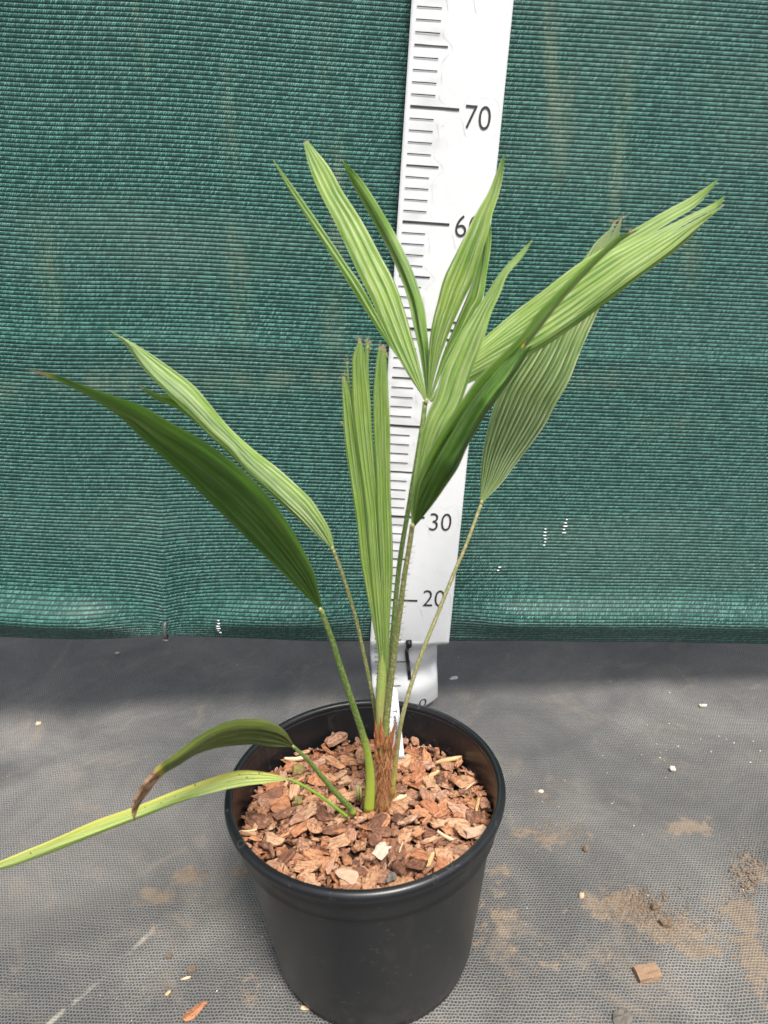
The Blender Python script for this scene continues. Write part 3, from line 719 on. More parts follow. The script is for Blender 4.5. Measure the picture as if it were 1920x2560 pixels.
def segment(name, parent, L, R, dL, dR, pleats, mat, amp=.16, bow=0.0, tip0=9, tipw=.05, dry=None, n=54, flip=False, reg=None, keep=.3):
    """blade between two edges traced from base to tip; dL/dR = world depth (y) along each edge; pleated lengthwise"""
    l2, r2 = crom(L, n), crom(R, n); t = np.linspace(0, 1, n)
    yl, yr = dep(dL, t), dep(dR, t)
    PL = np.array([at(*l2[i], yl[i]) for i in range(n)]); PR_ = np.array([at(*r2[i], yr[i]) for i in range(n)])
    M_ = max(8, pleats*4)+1; u = np.linspace(0, 1, M_)
    across = PR_-PL; wd = np.linalg.norm(across, axis=1)+1e-9
    mid = (PL+PR_)/2; tan = np.gradient(mid, axis=0)
    nr = np.cross(tan, across); nr /= np.linalg.norm(nr, axis=1)[:, None]+1e-12
    if nr[n//2][1] > 0: nr = -nr
    tri = 1-np.abs(((u*pleats) % 1)*2-1)                     # 0 valley .. 1 crest
    tri[-1] = 0 if pleats else 0
    tri = tri*tri*(3-2*tri)*.4+tri*.6
    P = PL[:, None]+across[:, None]*u[None, :, None]
    a = np.minimum(amp*2.2*wd/pleats, .0060)
    fade = np.clip((1-t)/.10, 0, 1)**.7*(1-keep*t)
    disp = (tri[None]-.5)*(a*fade)[:, None] + bow*(4*u*(1-u))[None]*wd[:, None]
    wob = np.array([[noise.noise(Vector((ti*5, uj*1.5, (sum(map(ord, mat.name)) % 17)+L[0][0]*.01))) for uj in u] for ti in t])
    disp = disp+wob*.0008*np.sin(np.pi*t)[:, None]
    P = P+nr[:, None]*disp[:, :, None]
    UV = np.stack(np.broadcast_arrays(u[None] if not flip else 1-u[None], t[:, None]*wd.max()*0+t[:, None]*4), -1)
    tipa = np.clip((t-tip0)/tipw, 0, 1) if tip0 < 2 else np.zeros(n)
    drya = np.clip((t-dry)/max(1e-3, 1-dry), 0, 1) if dry else np.zeros(n)
    at_ = dict(tip=np.broadcast_to(tipa[:, None], (n, M_)).copy(), dry=np.broadcast_to(drya[:, None], (n, M_)).copy(), pleat=(tri[None]*np.ones((n, 1))*(1-.22*keep*t[:, None])))
    o = grid(name, P, mat, parent, UV, at_)
    if reg is not None: reg.append((PL, PR_))
    return o
def petiole(pts, ds, r0, r1, mat, name='frond', base=None, flat=.7, seg=10):
    """stalk from crown (first) to blade (last)"""
    n = 40; q = crom(pts, n); t = np.linspace(0, 1, n); y = dep(ds, t)
    P = np.array([at(*q[i], y[i]) for i in range(n)])
    rad = r0+(r1-r0)*np.clip(t*1.15, 0, 1)**.7 if base is None else np.interp(t, [0, base[1], base[1]+.18, 1], [base[0], r0*1.15, r0, r1])
    b = np.clip(1-t/(base[1]*1.3), 0, 1)**.6 if base else np.clip(1-t/.15, 0, 1)*.3
    o = tube(P, rad, seg, name, mat, palm, {'base': b}, flat)
    return o, P, rad
hairs_v, hairs_f = [], []
def add_hair(p, d, ln, r=.00012, bend=None):
    d = Vector(d).normalized(); sd_ = d.cross(Vector((0, 1, .2))).normalized()*r
    b = Vector(bend) if bend else Vector((0, 0, 0)); i = len(hairs_v)
    for k in range(4):
        t = k/3; c = Vector(p)+d*ln*t+b*t*t; w_ = sd_*(1-.6*t)
        hairs_v.extend([c-w_, c+w_])
    for k in range(3): hairs_f.append((i+2*k, i+2*k+1, i+2*k+3, i+2*k+2))

# --- C: leaf on the right, chopped end
fC, pc, _ = petiole([(978, 1990), (984, 1940), (992, 1880), (1001, 1815), (1021, 1735), (1052, 1640), (1092, 1540), (1132, 1440), (1168, 1355), (1204, 1256)], [.006, .012, .03, .06, .085], .0017, .0014, PET['tan'], base=(.0030, .10))
Cl = [(1201, 1252), (1204, 1171), (1211, 1123), (1225, 1065), (1240, 1017), (1259, 969), (1288, 921), (1327, 863), (1370, 786), (1466, 641), (1510, 578), (1527, 556)]
Cr = [(1208, 1255), (1249, 1215), (1293, 1157), (1331, 1109), (1370, 1051), (1399, 993), (1428, 945), (1447, 892), (1471, 834), (1495, 781), (1512, 740), (1527, 690), (1543, 620), (1556, 549)]
def between(L, R, f, g=1.0):
    """edge running at fraction f between two traced edges (resampled)"""
    l, r = crom(L, 14), crom(R, 14); return [tuple(l[i]+(r[i]-l[i])*f) for i in range(14)]
cuts = [0, .26, .52, .76, 1.0]; tops = [(-6, 18), (4, -2), (6, 6), (2, -4)]
for k in range(4):
    a, b = between(Cl, Cr, cuts[k]), between(Cl, Cr, cuts[k+1])
    a[-1] = (a[-1][0]+tops[k][0]*.5, a[-1][1]+tops[k][1]); b[-1] = (b[-1][0]+tops[k][0]*.5-2, b[-1][1]+tops[k][1])
    f0, f1 = cuts[k], cuts[k+1]
    dl = [.085, .10+.02*f0, .115+.02*f0, .13]; dr = [.085, .10+.02*f1, .115+.02*f1, .13]
    segment('leaf_segment', fC, a, b, dl, dr, 3, LF['grey'], .55, .0, dry=.955, keep=.1)
# --- A: tall fan leaf in the middle
fA, pa, _ = petiole([(963, 1830), (972, 1720), (984, 1560), (1000, 1400), (1025, 1250), (1045, 1130), (1057, 1055), (1063, 1004)], [.004, .012, .03, .048], .0020, .0017, PET['green'])
hA = (1066, 1000); dA = .048
segment('leaf_segment', fA, [(1060, 1000), (1045, 971), (1003, 903), (952, 832), (893, 739), (838, 650), (779, 562), (724, 477), (683, 402)],
    [(1062, 1000), (1024, 940), (990, 880), (958, 812), (910, 718), (864, 654), (809, 570), (745, 481), (685, 401)], [dA, .055, .07], [dA, .06, .07], 2, LF['mid'], .45, dry=.985)
segment('leaf_segment', fA, [(1061, 999), (1022, 938), (988, 875), (956, 806), (931, 747), (902, 688), (872, 621), (838, 549), (805, 486), (779, 427), (758, 356)],
    [(1067, 998), (1051, 916), (1037, 861), (1020, 798), (1003, 743), (982, 688), (956, 638), (927, 583), (893, 528), (859, 477), (826, 418), (770, 351)], [dA, .06, .075, .085], [dA, .068, .09, .095], 4, LF['bright'], .36, dry=.985)
segment('leaf_segment', fA, [(1066, 998), (1052, 916), (1041, 857), (1028, 798), (1017, 743), (999, 688), (978, 638), (952, 587), (918, 528), (889, 469), (855, 402)],
    [(1069, 998), (1069, 891), (1063, 827), (1056, 773), (1041, 722), (1020, 667), (990, 604), (952, 536), (910, 469), (857, 401)], [dA, .075, .10, .11], [dA, .068, .09, .10], 2, LF['mid'], .5, dry=.985)
segment('leaf_segment', fA, [(1072, 999), (1104, 891), (1138, 806), (1172, 722), (1197, 646), (1220, 556)],
    [(1077, 1000), (1113, 908), (1146, 849), (1184, 777), (1205, 743), (1214, 680), (1223, 616), (1225, 548)], [dA, .066, .085], [dA, .062, .075], 2, LF['mid'], .4)
segment('leaf_segment', fA, [(1068, 998), (1070, 912), (1072, 857), (1079, 806), (1091, 756), (1108, 692), (1138, 629), (1176, 553), (1201, 511), (1226, 469), (1257, 390)],
    [(1073, 999), (1091, 924), (1108, 870), (1129, 815), (1155, 756), (1180, 701), (1201, 629), (1218, 578), (1227, 536), (1248, 469), (1262, 391)], [dA, .05, .055, .06], [dA, .045, .045, .05], 3, LF['bright'], .42)
# sweeping right part of the same fan
segment('leaf_segment', fA, [(1072, 1001), (1122, 928), (1206, 848), (1293, 776), (1351, 733), (1399, 694), (1457, 651), (1534, 607), (1582, 574), (1664, 525), (1727, 492), (1794, 448)],
    [(1074, 1002), (1126, 936), (1210, 872), (1330, 776), (1430, 700), (1534, 632), (1606, 593), (1679, 549), (1741, 511), (1795, 451)], [dA, .065, .060, .05], [dA, .05, .045, .04], 3, LF['bright'], .30)
segment('leaf_segment', fA, [(1074, 1002), (1128, 936), (1212, 870), (1330, 774), (1430, 698), (1524, 636), (1563, 617), (1630, 583), (1703, 549), (1775, 513), (1811, 489)],
    [(1075, 1003), (1130, 944), (1210, 888), (1340, 804), (1450, 729), (1560, 654), (1640, 604), (1727, 549), (1794, 516), (1812, 492)], [dA, .05, .045, .04], [dA, .042, .034, .03], 3, LF['bright'], .32)
segment('leaf_segment', fA, [(1075, 1003), (1132, 942), (1210, 886), (1340, 802), (1450, 727), (1560, 652), (1640, 602), (1727, 556), (1780, 528), (1810, 511)],
    [(1077, 1005), (1140, 966), (1215, 924), (1331, 869), (1384, 836), (1433, 802), (1495, 754), (1553, 712), (1621, 664), (1679, 621), (1746, 565), (1789, 530), (1811, 513)], [dA, .042, .034, .03], [dA, .030, .022, .022], 4, LF['bright'], .30, dry=.97)
segment('leaf_segment', fA, [(1077, 1005), (1140, 964), (1215, 922), (1331, 866), (1433, 800), (1553, 710), (1679, 618), (1780, 532)],
    [(1078, 1006), (1142, 976), (1225, 936), (1331, 880), (1384, 848), (1433, 814), (1495, 766), (1553, 722), (1621, 673), (1690, 622), (1780, 536)], [dA, .030, .022, .022], [dA, .038, .034, .028], 1, LF['mid'], .3)
# --- D: central spear leaf, cut off at the top
fD, pd, _ = petiole([(958, 1900), (957, 1820), (956, 1760), (957, 1700), (960, 1640), (962, 1590)], [.0, .0, .001], .0046, .0034, PET['sheath'], base=(.0050, .45), flat=.8)
def dseg(L, R, off, pl, amp=.35, dry=.982): segment('leaf_segment', fD, L, R, [off*.3, off, off*1.2], [off*.3, off+.001, off*1.2], pl, LF['spear'], amp, .04, dry=dry)
dseg([(950, 1742), (947, 1651), (933, 1567), (914, 1470), (900, 1393), (893, 1317), (882, 1242), (873, 1182), (864, 1121), (858, 1061), (856, 1001), (855, 945)],
     [(960, 1742), (955, 1651), (944, 1567), (934, 1470), (924, 1393), (915, 1290), (906, 1200), (897, 1120), (889, 1060), (881, 1010), (869, 965), (861, 940)], -.001, 3)
dseg([(953, 1700), (942, 1600), (922, 1480), (905, 1380), (894, 1290), (884, 1180), (877, 1080), (871, 990), (867, 930), (866, 905)],
     [(957, 1700), (950, 1600), (936, 1480), (920, 1380), (908, 1280), (898, 1180), (890, 1080), (882, 1000), (873, 945), (869, 904)], .003, 1)
dseg([(954, 1740), (948, 1640), (936, 1520), (924, 1400), (914, 1272), (902, 1182), (890, 1091), (882, 1016), (880, 940), (881, 893), (886, 880), (897, 850)],
     [(968, 1740), (966, 1640), (964, 1520), (959, 1400), (951, 1272), (942, 1212), (934, 1121), (929, 1061), (926, 1007), (918, 941), (911, 880), (903, 852)], -.004, 4)
dseg([(958, 1700), (952, 1560), (944, 1420), (938, 1290), (930, 1182), (924, 1080), (917, 1000), (912, 920), (914, 852)],
     [(962, 1700), (958, 1560), (952, 1420), (945, 1290), (938, 1182), (930, 1080), (926, 1000), (922, 920), (924, 854)], .001, 1)
dseg([(962, 1740), (958, 1640), (954, 1520), (949, 1400), (943, 1272), (940, 1182), (936, 1121), (934, 1061), (933, 989), (937, 941), (942, 895), (948, 866)],
     [(968, 1740), (971, 1651), (974, 1591), (976, 1531), (980, 1470), (982, 1425), (982, 1360), (978, 1250), (976, 1151), (976, 1091), (974, 1031), (970, 960), (967, 900), (965, 872)], -.006, 5, .45)
# --- E: upper left leaf
fE, pe, _ = petiole([(946, 1930), (944, 1850), (938, 1780), (926, 1712), (909, 1632), (891, 1552), (871, 1482), (851, 1421), (831, 1371)], [.004, .012, .022], .0016, .0014, PET['brown'])
Eu = [(835, 1370), (827, 1327), (799, 1276), (774, 1241), (713, 1185), (648, 1134), (612, 1104), (572, 1064), (526, 1008), (486, 962), (440, 927), (369, 879), (293, 836), (274, 825)]
El = [(826, 1369), (789, 1337), (749, 1296), (673, 1226), (612, 1170), (572, 1124), (526, 1084), (475, 1033), (425, 988), (384, 947), (349, 907), (313, 856), (274, 827)]
Em = between(Eu, El, .52)
segment('leaf_segment', fE, El, Em, [.022, .010, .0, .01], [.022, .024, .022, .02], 3, LF['grey'], .30, dry=.97)
segment('leaf_segment', fE, Em, Eu, [.022, .024, .022, .02], [.022, .036, .034, .022], 3, LF['bright'], .30, dry=.97)
segment('leaf_segment', fE, [(824, 1369), (749, 1297), (612, 1171), (526, 1085), (486, 1053), (425, 1015), (394, 998), (349, 968)],
    [(827, 1370), (756, 1290), (640, 1180), (550, 1095), (500, 1045), (440, 1001), (396, 992), (349, 966)], [.022, .014, .012, .015], [.022, .028, .03, .02], 1, LF['mid'], .4, dry=.96)
# --- B: front leaf right of the spear, folded
fB, pb, rb = petiole([(962, 1848), (967, 1790), (972, 1745), (980, 1680), (990, 1600), (1001, 1520), (1011, 1440), (1022, 1375), (1031, 1312)], [-.004, -.008, -.014], .0028, .0017, PET['brown'], flat=.8)
segment('leaf_segment', fB, [(1029, 1312), (1026, 1272), (1031, 1212), (1040, 1151), (1049, 1097), (1064, 1040), (1086, 989), (1102, 930), (1119, 892), (1148, 834), (1187, 776), (1216, 733), (1245, 689), (1283, 646), (1331, 598)],
    [(1032, 1312), (1046, 1250), (1068, 1180), (1110, 1080), (1150, 1010), (1177, 926), (1196, 877), (1211, 834), (1225, 786), (1249, 733), (1269, 684), (1307, 641), (1332, 599)], [-.014, -.012, -.004, .0], [-.014, -.022, -.016, -.004], 5, LF['bright'], .34, dry=.98)
Bu = [(1032, 1313), (1040, 1227), (1049, 1191), (1076, 1136), (1107, 1085), (1146, 1031), (1188, 968), (1230, 919), (1262, 888), (1307, 844), (1370, 766), (1437, 694), (1510, 627), (1544, 595), (1596, 574)]
Bm = [(1034, 1315), (1052, 1240), (1075, 1190), (1103, 1140), (1132, 1092), (1166, 1040), (1203, 988), (1242, 938), (1275, 902), (1317, 856), (1381, 776), (1443, 706), (1519, 629), (1597, 575)]
Bl = [(1036, 1318), (1061, 1290), (1092, 1248), (1116, 1209), (1140, 1167), (1161, 1118), (1188, 1070), (1212, 1025), (1245, 985), (1293, 925), (1329, 866)]
segment('leaf_segment', fB, Bu, Bm, [-.014, -.040, -.052, -.050], [-.014, -.030, -.042, -.046], 2, LF['mid'], .42, tip0=.95, tipw=.05)
segment('leaf_segment', fB, [(1033, 1314), (1050, 1236), (1074, 1188), (1102, 1136), (1132, 1088), (1166, 1036), (1203, 984), (1242, 932), (1275, 894), (1310, 848)], 
    [(1035, 1317), (1056, 1268), (1084, 1218), (1110, 1172), (1136, 1128), (1164, 1076), (1196, 1026), (1228, 980), (1266, 930), (1316, 852)], [-.014, -.030, -.040, -.044], [-.014, -.046, -.058, -.050], 2, LF['dark'], .4, tip0=.93, tipw=.09)
segment('leaf_segment', fB, [(1035, 1316), (1055, 1270), (1083, 1220), (1108, 1176), (1134, 1130), (1161, 1080), (1192, 1030), (1225, 984), (1266, 930), (1326, 864)], Bl, [-.014, -.046, -.058, -.050], [-.014, -.034, -.044, -.046], 2, LF['dark'], .35)
# --- F: large dark leaf leaning out to the left
fF, pf, _ = petiole([(922, 2030), (926, 1955), (920, 1890), (905, 1830), (885, 1770), (865, 1710), (845, 1650), (830, 1600), (816, 1562), (802, 1524)], [-.006, -.012, -.022, -.032], .0024, .0018, PET['green'], base=(.0043, .30), flat=.5)
Fu = [(806, 1522), (784, 1438), (759, 1388), (723, 1327), (683, 1271), (637, 1220), (587, 1175), (526, 1129), (470, 1094), (415, 1064), (354, 1028), (293, 1003), (227, 977), (167, 952), (136, 939), (72, 924)]
Fl = [(796, 1521), (739, 1469), (683, 1413), (622, 1352), (572, 1301), (521, 1251), (470, 1200), (405, 1139), (364, 1104), (329, 1069), (293, 1036), (232, 995), (182, 967), (131, 947), (72, 926)]
Fm = between(Fu, Fl, .45)
segment('leaf_segment', fF, Fm, Fu, [-.032, -.062, -.085, -.12], [-.032, -.085, -.112, -.125], 3, LF['dark'], .30, .05, tip0=.90, tipw=.10)
segment('leaf_segment', fF, Fl, Fm, [-.032, -.046, -.070, -.12], [-.032, -.062, -.085, -.12], 3, LF['dark'], .30, tip0=.90, tipw=.10)
# --- G: low arching dark leaf
fG, pg, _ = petiole([(884, 2034), (868, 2012), (838, 1980), (806, 1943), (770, 1900), (733, 1866)], [-.012, -.022, -.034], .0024, .0013, PET['green'], base=(.0030, .05))
Gu = [(735, 1864), (711, 1831), (673, 1812), (624, 1807), (575, 1814), (532, 1831), (488, 1858), (445, 1888), (401, 1918), (374, 1945), (353, 1972), (336, 2005), (330, 2027), (334, 2054)]
Gl = [(731, 1867), (678, 1865), (635, 1858), (586, 1861), (537, 1867), (488, 1880), (450, 1902), (412, 1924), (391, 1945), (369, 1978), (353, 2000), (344, 2021), (335, 2055)]
Gm = between(Gu, Gl, .5)
segment('leaf_segment', fG, Gl, Gm, [-.034, -.050, -.075, -.09], [-.034, -.064, -.088, -.092], 2, LF['olive'], .35, tip0=.64, tipw=.15)
segment('leaf_segment', fG, Gm, Gu, [-.034, -.064, -.088, -.092], [-.034, -.078, -.096, -.094], 2, LF['olive'], .35, tip0=.64, tipw=.15)
# --- H: pale yellowish leaf reaching far left
fH, ph_, _ = petiole([(868, 2042), (842, 2021), (802, 1991), (761, 1966), (722, 1947)], [-.014, -.022, -.030], .0015, .0011, PET['lime'])
Hu = [(722, 1946), (678, 1932), (624, 1925), (580, 1929), (515, 1951), (434, 1983), (353, 2016), (244, 2054), (136, 2103), (54, 2135), (0, 2157), (-70, 2185), (-150, 2218)]
Hl = [(724, 1949), (651, 1959), (597, 1967), (521, 1986), (434, 2013), (325, 2054), (217, 2094), (108, 2135), (43, 2160), (0, 2172), (-60, 2192), (-150, 2220)]
segment('leaf_segment', fH, Hl, Hu, [-.030, -.052, -.070, -.085], [-.030, -.036, -.050, -.078], 4, LF['pale'], .30)

# --- pale hastula where each stalk meets its blade
for fr_, (px, py), y, rr_ in ((fA, (1066, 1003), .046, 5.2), (fB, (1032, 1314), -.016, 4.5), (fC, (1204, 1256), .084, 4.5), (fE, (831, 1371), .021, 4.2), (fF, (801, 1524), -.034, 4.6), (fG, (733, 1866), -.035, 3.2), (fH, (723, 1948), -.031, 2.6)):
    c = at(px, py, y); k = rr_/FPX*(c-CAM).length; bm = bmesh.new(); bmesh.ops.create_icosphere(bm, subdivisions=2, radius=1)
    for v in bm.verts: v.co = c + Vector((v.co.x*k, v.co.y*k*.6, v.co.z*k*1.5))*(1+.18*noise.noise(v.co*3))
    me = bpy.data.meshes.new('hastula'); bm.to_mesh(me); bm.free(); link('hastula', me, M['hast'], fr_)
# --- stem and fibres
st_pts = [at(958, 2022, 0), at(959, 1990, 0), at(961, 1940, 0), at(962, 1890, 0), at(961, 1862, 0), at(960, 1838, 0), at(959, 1815, 0)]
q = crom([tuple(p) for p in st_pts], 26); t = np.linspace(0, 1, 26)
rad = np.interp(t, [0, .25, .55, .72, 1], [.0060, .0048, .0048, .0052, .0034])
rad = rad*(1+.08*np.array([noise.noise(Vector((k*.7, 3, 1))) for k in range(26)]))
stem = tube(q, rad, 18, 'stem', M['fibre'], palm, flat=.85)
# ragged sheath collar
for k_ in range(30):
    ang = rnd.uniform(-1.75, 1.75); f0 = rnd.uniform(0, .72); i0 = int(f0*25); i1 = min(25, i0+rnd.randrange(4, 9))
    pts_ = []
    for i_ in range(i0, i1+1):
        g_ = (i_-i0)/(i1-i0); a_ = ang+g_*rnd.uniform(-.1, .1)+.25*math.sin(k_)*g_
        off = 1.04+.32*g_**3*rnd.uniform(.4, 1.2)
        pts_.append(Vector(q[i_])+Vector((math.sin(a_), -math.cos(a_)*.85, 0))*rad[i_]*off)
    wd_ = rnd.uniform(.0010, .0024); sd_ = Vector((math.cos(ang), math.sin(ang)*.85, 0)); od = Vector((math.sin(ang), -math.cos(ang), 0))
    P = np.array([[p_-sd_*wd_*w_, p_+od*.0005, p_+sd_*wd_*w_] for p_, w_ in ((pts_[n_], max(.08, 1-(n_/(len(pts_)-1))**1.5)) for n_ in range(len(pts_)))])
    grid('sheath', P, M['fibre'], palm)
for (x0, y0, x1, y1, wd_, dy) in [(946, 1868, 938, 1800, .0052, -.006), (957, 1862, 951, 1790, .0048, -.0068), (974, 1866, 988, 1800, .0046, -.0060), (982, 1890, 994, 1838, .0036, -.004), (966, 1872, 969, 1836, .0050, -.0072), (944, 1905, 936, 1858, .0036, -.005)]:
    a_, b_ = at(x0, y0, dy), at(x1, y1, dy-.0015); sd_ = Vector((1, .1, 0))*wd_*.5; P = []
    for g_ in np.linspace(0, 1, 7):
        c_ = a_+(b_-a_)*g_+Vector((0, -.0008*math.sin(g_*3), 0)); w_ = max(.05, (1-g_**1.6))*(1+.25*noise.noise(Vector((g_*6, x0, 0))))
        P.append([c_-sd_*w_, c_-sd_*w_*.4+Vector((0, -.0009, 0)), c_+sd_*w_*.4+Vector((0, -.0009, 0)), c_+sd_*w_])
    grid('sheath', np.array(P), M['fibre'], palm)
for _ in range(1100):
    k = rnd.random(); i = min(25, int(k*20)); ang = rnd.uniform(-1.9, 1.9)
    c = Vector(q[i]); out = Vector((math.sin(ang), -math.cos(ang), 0)); p = c+out*rad[i]*.92
    add_hair(p, out*.5+Vector((rnd.gauss(0, .6), rnd.gauss(0, .4), rnd.gauss(.1, .7))), rnd.uniform(.003, .011), rnd.uniform(.00009, .0002), (rnd.gauss(0, .002), rnd.gauss(0, .001), rnd.uniform(-.004, .001)))
o = link('fibres', mesh('fibres', hairs_v, hairs_f), M['hair'], palm); o['kind'] = 'stuff'
hairs_v, hairs_f = [], []
for (PP, RR_, num, lo, hi, s0) in ((pb, rb, 260, .0015, .0042, 1), (pa, None, 40, .001, .002, 1), (pf, None, 60, .0006, .0015, 1)):
    for _ in range(num):
        i = rnd.randrange(1, 36); p = Vector(PP[i]); sg = 1 if rnd.random() < .75 else -1
        r_ = (RR_[i] if RR_ is not None else .0018)*.9
        add_hair(p+Vector((sg*r_, -.0004, 0)), Vector((sg, rnd.gauss(-.2, .4), rnd.gauss(.35, .4))), rnd.uniform(lo, hi), .00009)
# frayed pale threads on the cut leaf ends
def fray(px, py, y, num, ln, sx=4, sy=4):
    for _ in range(num):
        p = at(px+rnd.gauss(0, sx), py+rnd.gauss(0, sy), y+rnd.uniform(-.001, .001))
        add_hair(p, Vector((rnd.gauss(0, .6), rnd.gauss(0, .3), rnd.gauss(.4, .7))), rnd.uniform(.3, 1)*ln, .00022, (rnd.gauss(0, .001), 0, rnd.gauss(0, .001)))
for px, py, y, k in [(898, 852, -.004, 34), (918, 851, .001, 34), (924, 868, .001, 14), (955, 868, -.007, 50), (964, 890, -.007, 26), (857, 942, -.001, 14), (866, 906, .003, 10), (884, 890, -.004, 10), (1530, 556, .13, 16), (1545, 550, .13, 16), (1555, 548, .13, 16), (1570, 575, -.05, 8), (857, 1062, -.001, 8)]:
    fray(px, py, y, int(k*.6), .0020, 3, 3)
o = link('threads', mesh('threads', hairs_v, hairs_f), M['palehair'], palm); o['kind'] = 'stuff'
# cut stubs at the foot of the stem
for (x0, y0, x1, y1) in [(896, 2000, 893, 1962), (903, 2003, 901, 1966)]:
    tube([at(x0, y0, -.002), at(x1, y1, -.001)], [.0012, .0010], 8, 'leaf_stub', PET['tan'], palm, {'base': np.array([.3, 0.])})
tag(palm, 'young fan palm with pleated green leaves growing in the pot', 'palm')

# ------------------------------------------------------------------ plant label
TY = .022
tc = [at(929, 1716, TY+.004), at(992, 1716, TY+.004)]
tx = (tc[1]-tc[0]).normalized(); dn = (at(972, 1850, TY-.004)-at(957, 1716, TY+.004)).normalized(); ln = .062; wt = (tc[1]-tc[0]).length
def tag_pt(u, v, lift=0.0):
    n_ = tx.cross(dn).normalized(); n_ = -n_ if n_.y > 0 else n_
    return tc[0]+tx*u*wt+dn*v+n_*(lift+.0012*math.sin(math.pi*u))
bm = bmesh.new()
prof = [(0, .004), (.04, .0018), (.12, .0004), (.2, 0), (.8, 0), (.88, .0004), (.96, .0018), (1, .004)]
us = [0, .04, .12, .2, .4, .6, .8, .88, .96, 1]
tops_ = [np.interp(u, [a for a, b in prof], [b for a, b in prof]) for u in us]
P = np.array([[tag_pt(u, tops_[k]+(ln-tops_[k])*f) for k, u in enumerate(us)] for f in np.linspace(0, 1, 14)])
bm.free()
pl = grid('plant_label', P, M['tag'])
md = pl.modifiers.new('thick', 'SOLIDIFY'); md.thickness = .0007; md.offset = 0
tag(pl, 'white plastic plant label pushed upright in the pot behind the stem', 'plant label')
me = text_mesh('T. wagnerianus', 1.0, .008); bm = bmesh.new(); bm.from_mesh(me); bmesh.ops.triangulate(bm, faces=bm.faces[:])
k = .0044
for v in bm.verts: v.co = tag_pt(.74+v.co.y*k/wt, .019+v.co.x*k, .0009)
bm.to_mesh(me); bm.free(); link('lettering', me, M['tagink'], pl, False)

# ------------------------------------------------------------------ litter on the fabric
def litter(name, px, py, ln, wd, th, rz, mat, label, cat, splint=False, seed=1, tilt=.05, lift=None):
    r_ = random.Random(seed); me = chip_mesh(name, r_, ln, wd, th, .14, splint); me.materials.append(M[mat])
    o = bpy.data.objects.new(name, me); C.objects.link(o); p = ground(px, py)
    o.location = p+Vector((0, 0, th*.5 if lift is None else lift)); o.rotation_euler = (tilt, tilt*.5, math.radians(rz))
    return tag(o, label, cat)
litter('bark_flake', 488, 2530, .024, .009, .002, 48, 'bark', 'reddish bark flake on the fabric left of the pot', 'bark flake', False, 31)
litter('bark_flake', 1557, 2548, .020, .015, .004, 20, 'greybark', 'greyish lump of bark on the fabric at the right', 'bark flake', False, 32)
litter('straw_bit', 465, 2447, .0095, .0016, .0012, 14, 'cream', 'tiny white straw lying on the fabric', 'straw', True, 33)
litter('straw_bit', 421, 2483, .0065, .0030, .0012, 62, 'straw', 'small yellow husk on the fabric beside the white straw', 'husk', False, 34)
litter('leaf_scrap', 764, 2521, .010, .0035, .0012, -6, 'cream', 'curled cream leaf scrap at the foot of the pot', 'leaf scrap', False, 35)
litter('pebble', 1453, 2244, .0055, .0050, .0045, 10, 'cream', 'small tan pebble on the fabric beside dried soil', 'pebble', False, 36)
litter('plastic_shard', 1134, 1697, .013, .0085, .0012, 10, 'shard', 'clear plastic shard on the fabric behind the pot', 'plastic shard', False, 37)
litter('soil_clod', 422, 2394, .006, .005, .004, 10, 'clod', 'small soil clod above the white straw on the fabric', 'soil clod', False, 38)
litter('soil_clod', 479, 2428, .008, .006, .0035, 10, 'clod', 'flat soil clod right beside the white straw', 'soil clod', False, 39)
litter('soil_clod', 1665, 2312, .011, .009, .006, 10, 'clod', 'largest soil clod on the fabric amid the dried soil', 'soil clod', False, 40)
litter('soil_clod', 1636, 2272, .007, .006, .005, 10, 'clod', 'round soil clod between the pebble and the largest clod', 'soil clod', False, 41)
litter('soil_clod', 1464, 2128, .007, .006, .0045, 10, 'clod', 'brown soil clod on the fabric right of the pot rim', 'soil clod', False, 42)
litter('grit', 1757, 1766, .010, .005, .003, -10, 'bit', 'white chip of grit on the fabric near the net', 'grit', False, 43)
litter('grit', 1681, 1925, .007, .006, .003, -10, 'bit', 'pale grit chip on the fabric midway right of the pot', 'grit', False, 44)
litter('grit', 1353, 1980, .006, .005, .002, -40, 'bit', 'pale crumb in the sandy spot beside the pot', 'grit', False, 45)
litter('grit', 97, 1811, .007, .005, .003, 10, 'cream', 'cream grit chip on the fabric at the far left', 'grit', False, 46)
litter('grit', 293, 1634, .007, .004, .002, 10, 'bit', 'small pale crumb on the fabric under the net hem', 'grit', False, 47)
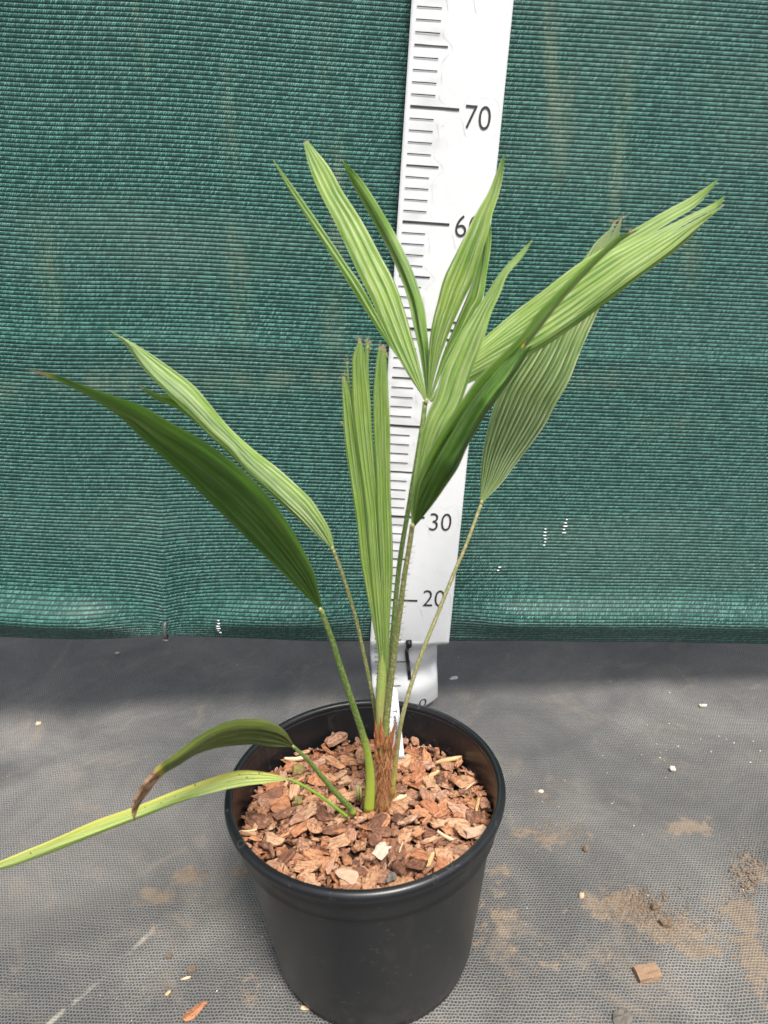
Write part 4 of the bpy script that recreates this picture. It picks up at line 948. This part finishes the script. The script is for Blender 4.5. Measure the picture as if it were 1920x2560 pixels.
# rectangular block of bark
bk = bmesh.new(); bmesh.ops.create_cube(bk, size=1); bmesh.ops.subdivide_edges(bk, edges=bk.edges[:], cuts=3, use_grid_fill=True)
for v in bk.verts:
    v.co = Vector((v.co.x*.0195, v.co.y*.0125, v.co.z*.006))
    v.co += Vector((noise.noise(v.co*400), noise.noise(v.co*400+Vector((9, 0, 0))), noise.noise(v.co*500+Vector((0, 5, 0)))))*.0009
me = bpy.data.meshes.new('bark_block'); bk.to_mesh(me); bk.free()
o = link('bark_block', me, M['cube'], None, False); o.location = ground(1618, 2440)+Vector((0, 0, .003)); o.rotation_euler = (0, .03, math.radians(9))
tag(o, 'small rectangular brown wood block on the fabric right of the pot', 'wood block')
# uncountable crumbs
def crumbs(name, spots, mat, label, cat, seed):
    r_ = random.Random(seed); vs, fs = [], []
    for (px, py, sx, sy, n, lo, hi) in spots:
        for _ in range(n):
            g_ = ground(r_.gauss(px, sx), r_.gauss(py, sy))
            if math.hypot(g_.x, g_.y) < .081 or g_.y > 1.2: continue
            r = lo+(hi-lo)*r_.random()**2.5; i = len(vs); ph = r_.random()*6
            for k in range(5): vs.append(g_+Vector((math.cos(ph+k*1.257)*r*r_.uniform(.6, 1.2), math.sin(ph+k*1.257)*r*r_.uniform(.6, 1.2), .0002)))
            vs.append(g_+Vector((r_.uniform(-.3, .3)*r, r_.uniform(-.3, .3)*r, r*r_.uniform(.7, 1.3))))
            fs += [(i+k, i+(k+1) % 5, i+5) for k in range(5)]
    o = link(name, mesh(name, vs, fs), M[mat], None, False); tag(o, label, cat, kind='stuff')
crumbs('soil_crumbs', [(1545, 2265, 65, 24, 900, .0003, .0017), (1600, 2285, 90, 30, 500, .0003, .0013), (1715, 2350, 50, 25, 450, .0003, .0015), (1410, 2085, 45, 25, 350, .0003, .0016), (485, 2190, 32, 10, 420, .0003, .0011), (400, 2245, 32, 10, 380, .0003, .0011),
    (1350, 1985, 25, 25, 90, .0003, .0012), (1870, 2190, 25, 45, 300, .0003, .0014), (1900, 2450, 25, 100, 400, .0003, .0012), (1330, 2090, 40, 15, 70, .0004, .002), (1260, 2330, 40, 90, 130, .0003, .0013), (610, 2185, 30, 14, 60, .0003, .0011)],
    'clod', 'loose brown soil crumbs scattered over the fabric', 'soil crumbs', 3)
crumbs('grit_specks', [(1500, 2000, 330, 260, 190, .0002, .0009), (300, 2100, 260, 280, 150, .0002, .0008), (960, 1680, 700, 50, 60, .0003, .0012), (1700, 1850, 120, 60, 60, .0003, .0013)],
    'bit', 'fine pale grit specks sprinkled over the fabric', 'grit specks', 4)
